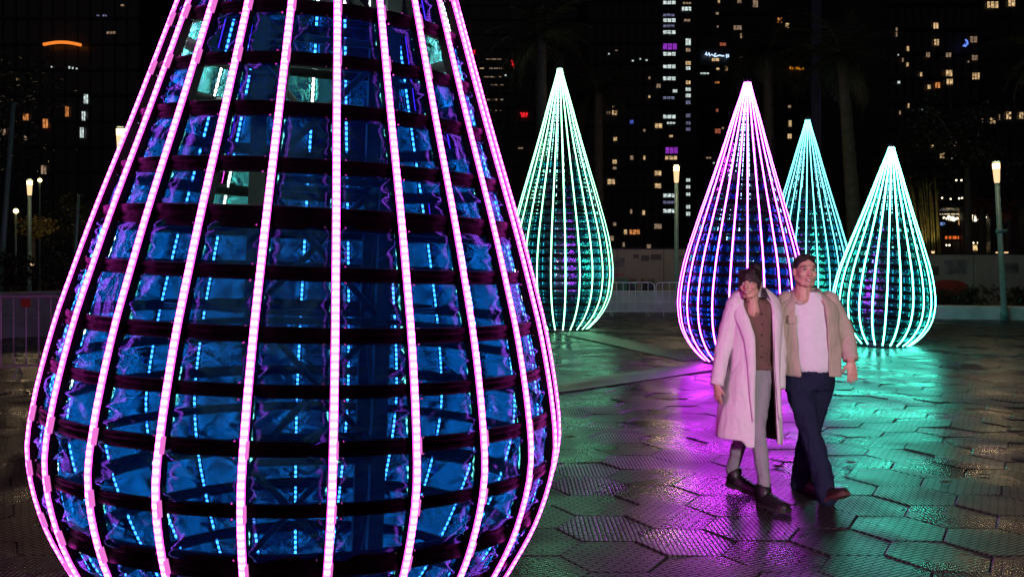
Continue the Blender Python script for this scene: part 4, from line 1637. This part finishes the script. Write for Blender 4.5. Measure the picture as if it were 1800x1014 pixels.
def face_parts(T, body, k=1.0, hair='hair_man', smile=.024):
    for sx in (-1, 1):
        mb = MB()
        mb.ball(T @ Vector((sx * .031, -.0775, .004)), .0115 * k, 12, 8)
        eye = mb.build('eye', M['eye_white'], body)
        mb = MB()
        mb.ball(T @ Vector((sx * .031, -.0855, .003)), (.0065 * k, .0045 * k, .0065 * k), 10, 6, T.to_3x3())
        mb.build('iris', M['iris'], body)
        mb = MB()
        mb.chain([T @ Vector(p) for p in ((sx * .014, -.091, .024), (sx * .033, -.090, .030), (sx * .052, -.076, .024))], [.0035 * k, .0045 * k, .003 * k], 8)
        mb.build('eyebrow', M[hair], body)
        mb = MB()
        mb.chain([T @ Vector(p) for p in ((sx * .018, -.087, .008), (sx * .031, -.0905, .0125), (sx * .045, -.081, .008))], [.002 * k, .0028 * k, .002 * k], 6)
        mb.build('eyelid', M['iris'], body)
    w = smile
    mb = MB()
    mb.chain([T @ Vector(p) for p in ((-w, -.085, -.064), (-w * .5, -.0965, -.0705), (0, -.1, -.0725), (w * .5, -.0965, -.0705), (w, -.085, -.064))], [.0022 * k, .005 * k, .006 * k, .005 * k, .0022 * k], 8)
    mb.build('teeth', M['teeth'], body)
    mb = MB()
    mb.chain([T @ Vector(p) for p in ((-w * 1.1, -.083, -.062), (-w * .5, -.098, -.0645), (0, -.103, -.0655), (w * .5, -.098, -.0645), (w * 1.1, -.083, -.062))], [.002 * k, .0035 * k, .004 * k, .0035 * k, .002 * k], 8)
    mb.chain([T @ Vector(p) for p in ((-w * 1.1, -.083, -.063), (-w * .5, -.097, -.077), (0, -.101, -.0805), (w * .5, -.097, -.077), (w * 1.1, -.083, -.063))], [.002 * k, .0035 * k, .0042 * k, .0035 * k, .002 * k], 8)
    mb.build('lips', M['lip'], body)


def hair_cap(mb, T, c, r, front, back, k=1.0):
    """Rounded cap clipped below a sloping plane (front height, back height) in head space."""
    Rm = T.to_3x3()
    o = len(mb.v)
    mb.ball((0, 0, 0), r, 28, 20)
    for i in range(o, len(mb.v)):
        x, y, z = mb.v[i]
        x, y, z = x + c[0], y + c[1], z + c[2]
        t = (y + .09) / .19
        zl = front + (back - front) * max(0, min(1, t))
        side = max(0, abs(x) - .05) / .03
        if t < .45:
            zl -= .035 * side
        z = max(z, zl)
        mb.v[i] = tuple(T @ Vector((x, y, z)))


def shoe(root, heel, direc, pitch, L, mu, ms, name, shaft=.05, sk=1.0, label=None):
    """heel: ground point under the heel; direc: toe direction; pitch: toe lifted (+) or heel lifted (-)."""
    d = Vector((direc[0], direc[1], 0)).normalized()
    B = Matrix(((d.y, d.x, 0), (-d.x, d.y, 0), (0, 0, 1))).to_4x4()   # local +y = toe
    T = Matrix.Translation(Vector(heel)) @ B @ Matrix.Rotation(pitch, 4, 'X')

    def out(y):
        t = y / L
        return (.034 + .014 * math.sin(PI * min(1, t * .9)) ** 1 + .006 * t) * (1 if t < .8 else math.sqrt(max(.02, 1 - ((t - .8) / .21) ** 2))) * (1 if t > .08 else .75) * sk
    ys = [-.012, 0, .03, .07, .11, .15, .19, .225, .25, .268, .278]
    ys = [y * L / .28 for y in ys]
    mb = MB()
    rings = []
    for y in ys:
        w = out(max(.0, y)) + .004
        z0, z1 = 0, .028
        if .09 * L / .28 < y < .13 * L / .28:
            z0 = .01
        rings.append([T @ Vector(q) for q in ((-w, y, z0), (w, y, z0), (w, y, z1), (-w, y, z1))])
    mb.loft(rings)
    so = mb
    mb = MB()
    hs = [.075, .088, .095, .092, .078, .064, .052, .046, .042, .034, .022]
    rings = []
    for y, h in zip(ys, hs):
        w = out(max(.0, y))
        rings.append([T @ Vector((w * math.cos(a) * (1 if math.sin(a) < .3 else .9), y, .022 + h * max(0, math.sin(a)) ** .8)) for a in [PI * k / 10 for k in range(11)]])
    n = len(rings[0])
    mb.loft(rings)
    mb.tube([T @ Vector((0, .045, .05)), T @ Vector((0, .04, .09)), T @ Vector((0, .032, .09 + shaft))], [.043 * sk, .041 * sk, .043 * sk], 14)
    o = mb.build(name, mu, root)
    if label:
        o['label'] = label
    so.build('sole', ms, o, smooth=False)
    mb = MB()
    for k in range(4):
        y = .085 + .022 * k
        mb.tube([T @ Vector((-.02, y, .118 - .012 * k)), T @ Vector((0, y + .003, .124 - .014 * k)), T @ Vector((.02, y, .118 - .012 * k))], .0035, 6)
    tag(mb.build('laces', M['sole'], o), kind='stuff')
    return o


def person(label, loc):
    return empty('person', loc, label, 'person')


def place(objs_before, root):
    """Re-expresses everything built in scene coordinates relative to the person's root."""
    for o in list(COL.objects):
        if o in objs_before or o is root:
            continue
        o.data.transform(Matrix.Translation(-root.location))
        o.data.update()


# ---- the man
before = set(COL.objects)
man = person('man in an open beige jacket over a white tee and navy jeans', (2.27, 6.75, 0))
yaw = R(-8)
TH = Matrix.Translation(P(1415, 477, 6.70)) @ Matrix.Rotation(R(1), 4, 'Z') @ Matrix.Rotation(R(3), 4, 'Y') @ Matrix.Rotation(R(-5), 4, 'X')
torso = [(.90, 2.24, 6.77, .175, .125), (1.0, 2.235, 6.77, .165, .12), (1.15, 2.22, 6.76, .17, .125), (1.3, 2.21, 6.76, .185, .125),
         (1.42, 2.205, 6.76, .18, .105), (1.48, 2.205, 6.77, .12, .075), (1.53, 2.205, 6.765, .065, .06)]
body = MB()
body.loft(sections(torso, 28, yaw))
head_pieces(body, TH, 1.0, 1.08)
Ls, Le, Lw = P(1461, 530, 6.77), P(1486, 588, 6.78), P(1495.5, 632, 6.66)
Rs, Re, Rw = P(1379, 530, 6.80), P(1361, 582, 6.98), P(1325, 604, 7.02)
body.chain([Ls, Le, Lw], [.055, .042, .029])
body.chain([Rs, Re, Rw], [.055, .042, .029])
hand_pieces(body, Lw + Vector((.001, -.005, -.012)), (.05, -.12, -1), (-1, -.1, 0), (.05, -1, .1), 1.0, .3)
hand_pieces(body, Rw + Vector((-.02, 0, -.005)), (-1, -.05, -.15), (0, 0, 1), (0, 1, 0), 1.0, .3)
hipR, kneeR, ankR = P(1400, 668, 6.77), P(1425, 762, 6.60), P(1455, 862, 6.50)
hipL, kneeL, ankL = P(1444, 668, 6.79), P(1423, 757, 6.86), P(1405, 842, 6.98)
body.chain([hipR, kneeR, ankR], [.08, .055, .042])
body.chain([hipL, kneeL, ankL], [.08, .055, .042])
me = baked(body.mesh('man_body'), 'body', voxel=.0062, smooth=2)
mbody = link('body', me, man, M['skin'])
face_parts(TH, mbody, 1.0, 'hair_man', .023)
mb = MB()
hair_cap(mb, TH, (0, .02, .042), (.083, .098, .091), .082, -.055)
for q in range(60):
    a = rnd.uniform(-1, 1)
    y0 = rnd.uniform(-.07, .06)
    p = Vector((a * .065, y0, .04 + .085 * math.sqrt(max(.05, 1 - (a * .75) ** 2 - (y0 / .12) ** 2))))
    mb.tube([TH @ p, TH @ (p + Vector((a * .008, -.018, .004)))], [.007, .003], 5)
hr = link('hair', baked(mb.mesh('h'), 'hair', voxel=.0045, smooth=1), mbody, M['hair_man'])
# tee
mb = MB()
mb.loft(sections([(z, x, y, rx + .012, ry + .014) for z, x, y, rx, ry in torso[:5]] + [(1.485, 2.205, 6.757, .15, .1), (1.515, 2.205, 6.752, .105, .088), (1.535, 2.205, 6.75, .088, .08)], 40, yaw))
me = baked(mb.mesh('t'), 'tee', subsurf=2)
wobble(me, .012, 7, 3, (1, 1, .6))
link('white_tee', me, man, M['tee'])
# jacket
mb = MB()
jt = [(.905, 2.238, 6.77, .212, .158, -27, 30), (1.0, 2.235, 6.77, .210, .160, -30, 31), (1.2, 2.22, 6.765, .215, .162, -31, 32),
      (1.34, 2.21, 6.76, .222, .156, -30, 30), (1.42, 2.207, 6.765, .216, .138, -30, 30), (1.47, 2.206, 6.77, .178, .112, -32, 32),
      (1.505, 2.206, 6.77, .12, .09, -38, 38), (1.535, 2.206, 6.775, .085, .078, -45, 45)]
open_shell(mb, jt, .905, 1.535, 26, 56, yaw, .05, 4)
sh = mb.mesh('j')
sh = baked(sh, 'shell', solid=.011, subsurf=1)
wobble(sh, .010, 9, 8)
jk = MB()
bmx = [tuple(v.co) for v in sh.vertices]
jk.add(bmx, [tuple(p.vertices) for p in sh.polygons])


def sleeve(mb, pts, rads, n=20, seed=0, sub=9):
    """Tube with soft cross folds and an open cuff rim."""
    pts = [Vector(p) for p in pts]
    cp, cr = [], []
    for i in range(len(pts) - 1):
        for q in range(sub):
            t = q / sub
            cp.append(pts[i].lerp(pts[i + 1], t))
            cr.append(rads[i] + (rads[i + 1] - rads[i]) * t)
    cp.append(pts[-1])
    cr.append(rads[-1])
    # soften the bend
    sm = [cp[0]] + [(cp[i - 1] + cp[i] * 2 + cp[i + 1]) / 4 for i in range(1, len(cp) - 1)] + [cp[-1]]
    o = len(mb.v)
    mb.tube(sm, cr, n, True)
    for i in range(o, len(mb.v)):
        v = Vector(mb.v[i])
        j = (i - o) // n
        if 0 < j < len(sm) - 1:
            dd = v - sm[j]
            f = 1 + .16 * noise.noise(Vector((v.x * 6, v.y * 6, v.z * 17 + seed)))
            mb.v[i] = tuple(sm[j] + dd * f)
    mb.ball(pts[0], rads[0] * .99, n, 10)


sleeve(jk, [Ls + Vector((-.02, 0, .0)), Le, Lw], [.082, .068, .055], 20, 1)
sleeve(jk, [Rs + Vector((.02, 0, .0)), Re, Rw], [.082, .068, .055], 20, 7)
jacket = jk.build('jacket', M['jacket'], man)
bpy.data.meshes.remove(sh)
mb = MB()
rings = []
for k in range(29):
    a = R(28 + (360 - 56) * k / 28)
    fr = max(0, (math.cos(a) - .1) / .9)
    x, y = math.sin(a), -math.cos(a)
    row = []
    for u, (rr_, zz) in enumerate(((.075, 1.528), (.080, 1.552), (.088, 1.555), (.108, 1.528), (.122, 1.50))):
        spread = 1 + .35 * fr * (u / 4)
        row.append((2.206 + x * (rr_ * spread + .004), 6.772 + y * (rr_ * .95 + (.035 * fr if u > 2 else .01 * fr)), zz - fr * (.035 + .012 * u)))
    rings.append(row)
mb.loft(rings, cap=False, closed=False)
link('collar', baked(mb.mesh('c'), 'collar', solid=.006, subsurf=1), jacket, M['jacket'])
for sgn in (-1, 1):
    z = 1.30
    cx, cy, rx, ry, al, ar = interp(jt, z)
    rings = []
    for zz in (1.355, 1.345, 1.30, 1.295):
        rings.append([(cx + rx * 1.022 * math.sin(R(sgn * (34 + q * 7))), cy - ry * 1.03 * math.cos(R(sgn * (34 + q * 7))), zz) for q in range(4)])
    mb = MB()
    mb.loft(rings, cap=False, closed=False)
    link('pocket_flap', baked(mb.mesh('c'), 'pocket_flap', solid=.008), jacket, M['jacket'])
# jeans
mb = MB()
mb.loft(sections([(.80, 2.225, 6.77, .15, .13), (.86, 2.23, 6.775, .178, .137), (.95, 2.235, 6.77, .172, .13), (1.0, 2.235, 6.77, .165, .124)], 28, yaw))
mb.chain([hipR, hipR.lerp(kneeR, .5), kneeR, kneeR.lerp(ankR, .5), ankR + Vector((0, .01, -.05))], [.103, .092, .076, .074, .074], 18)
mb.chain([hipL, hipL.lerp(kneeL, .5), kneeL, kneeL.lerp(ankL, .5), ankL + Vector((0, 0, -.045))], [.103, .092, .076, .073, .073], 18)
me = baked(mb.mesh('t'), 'jeans', voxel=.010, smooth=4)
wobble(me, .010, 11, 5, (1, 1, 1.3))
wobble(me, .006, 24, 9, (1, 1, 1.3))
link('jeans', me, man, M['navy_denim'])
gF = Vector((ankR.x - .012, ankR.y + .03, .0))
shoe(man, gF + Vector((0, 0, .0)), (.30, -.95), R(27), .285, M['shoe'], M['tan_sole'], 'shoe', .03, 1.0)
gB = Vector((ankL.x - .03, ankL.y + .02, .0))
shoe(man, gB, (.72, -.7), R(-3), .285, M['shoe'], M['sole'], 'shoe', .03, 1.0)
place(before, man)

# ---- the woman
before = set(COL.objects)
woman = person('woman in a long pale wrap coat over a brown blouse and grey jeans', (1.78, 6.66, 0))
yaw = R(-6)
TW = Matrix.Translation(P(1319, 500, 6.60)) @ Matrix.Rotation(R(-33), 4, 'Z') @ Matrix.Rotation(R(-6), 4, 'Y') @ Matrix.Rotation(R(-7), 4, 'X') @ Matrix.Scale(.93, 4)
tw = [(.88, 1.78, 6.67, .132, .095), (1.0, 1.785, 6.67, .126, .096), (1.12, 1.79, 6.67, .13, .10), (1.28, 1.79, 6.665, .15, .115),
      (1.38, 1.785, 6.665, .15, .098), (1.43, 1.785, 6.67, .105, .07), (1.47, 1.78, 6.665, .052, .05)]
body = MB()
body.loft(sections(tw, 28, yaw))
head_pieces(body, TW, .93, .92)
Rs, Re, Rw = P(1290, 537, 6.66), P(1272, 606, 6.66), P(1260, 674, 6.56)
Ls, Le, Lw = P(1358, 537, 6.70), P(1369, 610, 6.74), P(1370, 680, 6.66)
body.chain([Rs, Re, Rw], [.045, .035, .025])
body.chain([Ls, Le, Lw], [.045, .035, .025])
hand_pieces(body, Rw + Vector((0, 0, -.005)), (.03, -.1, -1), (.5, -.85, 0), (-.85, -.5, .0), .9, .55, .08)
hand_pieces(body, Lw + Vector((0, 0, -.0)), (.0, .05, -1), (-.5, -.85, 0), (.85, -.5, .0), .88, .6, .06)
hipR, kneeR, ankR = P(1308, 655, 6.70), P(1307, 752, 6.74), P(1286, 828, 6.92)
hipL, kneeL, ankL = P(1337, 655, 6.68), P(1331, 752, 6.52), P(1344, 852, 6.47)
body.chain([hipR, kneeR, ankR], [.07, .046, .034])
body.chain([hipL, kneeL, ankL], [.07, .046, .034])
wbody = link('body', baked(body.mesh('b'), 'body', voxel=.0062, smooth=2), woman, M['skin'])
face_parts(TW, wbody, .93, 'hair_dark', .026)
mb = MB()
hair_cap(mb, TW, (0, .022, .040), (.086, .104, .096), .052, -.075)
mb.ball(TW @ Vector((.03, .075, .125)), .042, 14, 10)
mb.chain([TW @ Vector((.0, .06, .10)), TW @ Vector((.03, .07, .12))], [.05, .04], 10)
for k in range(13):
    x = -.062 + .0103 * k
    zt = rnd.uniform(.018, .03) - .02 * abs(x) / .06
    mb.chain([TW @ Vector((x * .8, -.055, .10)), TW @ Vector((x, -.088 + .35 * abs(x), .065)), TW @ Vector((x * 1.05, -.097 + .42 * abs(x), zt))], [.015, .0105, .005], 7)
for sx in (-1, 1):
    for q in range(3):
        mb.chain([TW @ Vector((sx * .068, -.03 + .012 * q, .05)), TW @ Vector((sx * .080, -.026 + .012 * q, .0)), TW @ Vector((sx * .077, -.03 + .01 * q, -.04 - .02 * rnd.random()))], [.014, .009, .004], 7)
link('hair', baked(mb.mesh('h'), 'hair', voxel=.0045, smooth=1), wbody, M['hair_dark'])
mb = MB()
mb.loft(sections([(z, x, y, rx + .012, ry + .014) for z, x, y, rx, ry in [(.965, 1.785, 6.67, .158, .122), (.985, 1.785, 6.67, .152, .118)] + tw[1:5]] + [(1.435, 1.785, 6.66, .132, .098), (1.465, 1.782, 6.652, .09, .08), (1.48, 1.782, 6.65, .078, .074)], 40, yaw))
me = baked(mb.mesh('t'), 'blouse', subsurf=2)
wobble(me, .014, 10, 3, (1, 1, 1))
bl = link('blouse', me, woman, M['blouse'])
mb = MB()
for z in (1.06, 1.14, 1.22, 1.30, 1.37):
    cx, cy, rx, ry = interp(tw, z)
    mb.ball((cx + .02, cy - ry - .020, z), .006, 8, 5)
tag(mb.build('buttons', M['sole'], bl), kind='stuff')
mb = MB()
for sx in (-1, 1):
    rings = []
    for t in range(6):
        u = t / 5
        x0 = 1.787 + sx * (.045 - .035 * u)
        rings.append([(x0, 6.60 - .03 * u - .025, 1.475 - .10 * u), (x0 + sx * .03 * (1 - u * .6), 6.60 - .028 * u - .02, 1.465 - .105 * u)])
    mb.loft(rings, cap=False, closed=False)
link('blouse_collar', baked(mb.mesh('c'), 'blouse_collar', solid=.005), bl, M['blouse'])
# coat shell
ct = [(.42, 1.745, 6.66, .232, .20, 2, 58), (.60, 1.752, 6.665, .222, .19, 1, 52), (.80, 1.765, 6.67, .205, .175, -2, 48), (1.0, 1.785, 6.67, .182, .16, -5, 40),
      (1.2, 1.792, 6.67, .182, .155, -8, 36), (1.33, 1.79, 6.67, .192, .148, -18, 34), (1.41, 1.787, 6.675, .180, .125, -28, 40), (1.45, 1.786, 6.68, .145, .105, -40, 48),
      (1.485, 1.785, 6.685, .095, .085, -55, 60)]
mb = MB()
open_shell(mb, ct, .42, 1.485, 40, 64, yaw, .07, 2)
for i, (x, y, z) in enumerate(mb.v):
    # hem hangs lower towards the front edges
    if z < .75:
        k = (.75 - z) / .33
        mb.v[i] = (x, y, z + k * (.05 if x < 1.66 else (-.0 if x < 1.80 else .01)))
inner = list(mb.v)
infaces = list(mb.f)
sh = baked(mb.mesh('c'), 'shell', solid=.012, subsurf=1)
wobble(sh, .014, 5, 11, (1, 1, .45))
ck = MB()
ck.add([tuple(v.co) for v in sh.vertices], [tuple(p.vertices) for p in sh.polygons])
bpy.data.meshes.remove(sh)
sleeve(ck, [Rs + Vector((.012, 0, .0)), Re, Rw + Vector((0, 0, -.012))], [.074, .060, .047], 20, 3)
sleeve(ck, [Ls + Vector((-.012, 0, .0)), Le, Lw + Vector((0, 0, -.012))], [.072, .056, .044], 20, 5)
coat = ck.build('coat', M['coat'], woman)
# dark lining just inside the shell
mb = MB()
vs = []
for x, y, z in inner:
    cx, cy = interp(ct, z)[:2]
    vs.append((cx + (x - cx) * .94, cy + (y - cy) * .94, z))
mb.add(vs, infaces)
mb.build('lining', M['lining'], coat)
# shawl collar: a broad folded band down both front edges and round the neck
mb = MB()
rings = []
cc, ss = math.cos(yaw), math.sin(yaw)


def on_coat(z, ang, off):
    cx, cy, rx, ry, al, ar = interp(ct, z)
    x, y = (rx + off) * math.sin(R(ang)), -(ry + off) * math.cos(R(ang))
    return Vector((cx + x * cc - y * ss, cy + x * ss + y * cc, z))


def row(p_in, p_out):
    m1 = p_in.lerp(p_out, .35) + (Vector((p_in.x - 1.787, p_in.y - 6.68, 0)).normalized() * .012)
    m2 = p_in.lerp(p_out, .75) + (Vector((p_in.x - 1.787, p_in.y - 6.68, 0)).normalized() * .010)
    return [p_in, m1, m2, p_out]


zs = [.62, .75, .88, 1.0, 1.1, 1.2, 1.28, 1.35, 1.41, 1.455]
for z in zs:
    al = interp(ct, z)[4]
    wdt = 3 + 26 * max(0, (z - .62) / .8) ** 1.1
    rings.append(row(on_coat(z, al, .012), on_coat(z - .015, al - wdt, .016)))
for k in range(1, 14):
    a = -45 - 270 * k / 14 if False else -52 - (360 - 52 - 58) * k / 14
    up = .015 + .05 * math.sin(PI * k / 14)
    rings.append(row(Vector((1.785 + .088 * math.sin(R(a)), 6.68 - .082 * math.cos(R(a)), 1.515 + up)),
                     Vector((1.785 + .185 * math.sin(R(a)), 6.68 - .140 * math.cos(R(a)), 1.455 + up * .4))))
for z in reversed(zs):
    ar = interp(ct, z)[5]
    wdt = 3 + 24 * max(0, (z - .62) / .8) ** 1.1
    rings.append(row(on_coat(z, ar, .012), on_coat(z - .015, ar + wdt, .016)))
mb.loft(rings, cap=False, closed=False)
link('shawl_collar', baked(mb.mesh('c'), 'shawl_collar', solid=.012, subsurf=2), coat, M['coat'])
# jeans
mb = MB()
mb.loft(sections([(.80, 1.775, 6.68, .13, .11), (.88, 1.78, 6.675, .158, .118), (.98, 1.785, 6.67, .155, .118), (1.0, 1.785, 6.67, .146, .112)], 28, yaw))
mb.chain([hipR, hipR.lerp(kneeR, .5), kneeR, kneeR.lerp(ankR, .5), ankR], [.088, .076, .058, .052, .044], 18)
mb.chain([hipL, hipL.lerp(kneeL, .5), kneeL, kneeL.lerp(ankL, .5), ankL], [.088, .076, .058, .053, .044], 18)
me = baked(mb.mesh('t'), 'jeans', voxel=.009, smooth=4)
wobble(me, .007, 14, 5, (1, 1, 1.6))
link('jeans', me, woman, M['grey_denim'])
gF = Vector((ankL.x - .02, ankL.y + .035, 0))
shoe(woman, gF, (.5, -.86), R(2), .265, M['boot'], M['sole'], 'boot', .07, 1.25)
gB = Vector((ankR.x - .02, ankR.y + .02, .035))
shoe(woman, gB, (.78, -.62), R(-8), .26, M['boot'], M['sole'], 'boot', .06, 1.25)
place(before, woman)

# ---- an added, unseen floodlight on its mast that lights the walkers from behind the viewpoint
FL = Vector((2.6, -6.0, 3.4))
fl = empty('fill_light_mast', (FL.x, FL.y, 0), 'added unseen lilac floodlight on a black mast behind the viewpoint', 'fill_light')
mb = MB()
mb.tube([(0, 0, 0), (0, 0, FL.z + .1)], [.05, .035], 12)
mb.build('mast', M['black_steel'], fl)
aim = (Vector((2.2, 6.5, .75)) - FL).normalized()
mb = MB()
mb.tube([Vector((0, .02, FL.z)) + aim * q for q in (-.02, .10, .22)], [.07, .12, .14], 16)
mb.build('housing', M['black_steel'], fl)
mb = MB()
mb.tube([Vector((0, .02, FL.z)) + aim * q for q in (.222, .226)], [.13, .13], 16)
mb.build('lens', emit('fill_lens', (1.0, .72, .88), 4), fl)
l = bpy.data.lights.new('fill_beam', 'SPOT')
l.energy = 3900
l.color = (1.0, .80, .89)
l.spot_size = R(27)
l.spot_blend = .75
l.shadow_soft_size = .13
o = bpy.data.objects.new('fill_beam', l)
COL.objects.link(o)
o.parent = fl
o.location = Vector((0, .02, FL.z)) + aim * .26
o.rotation_euler = aim.to_track_quat('-Z', 'Y').to_euler()
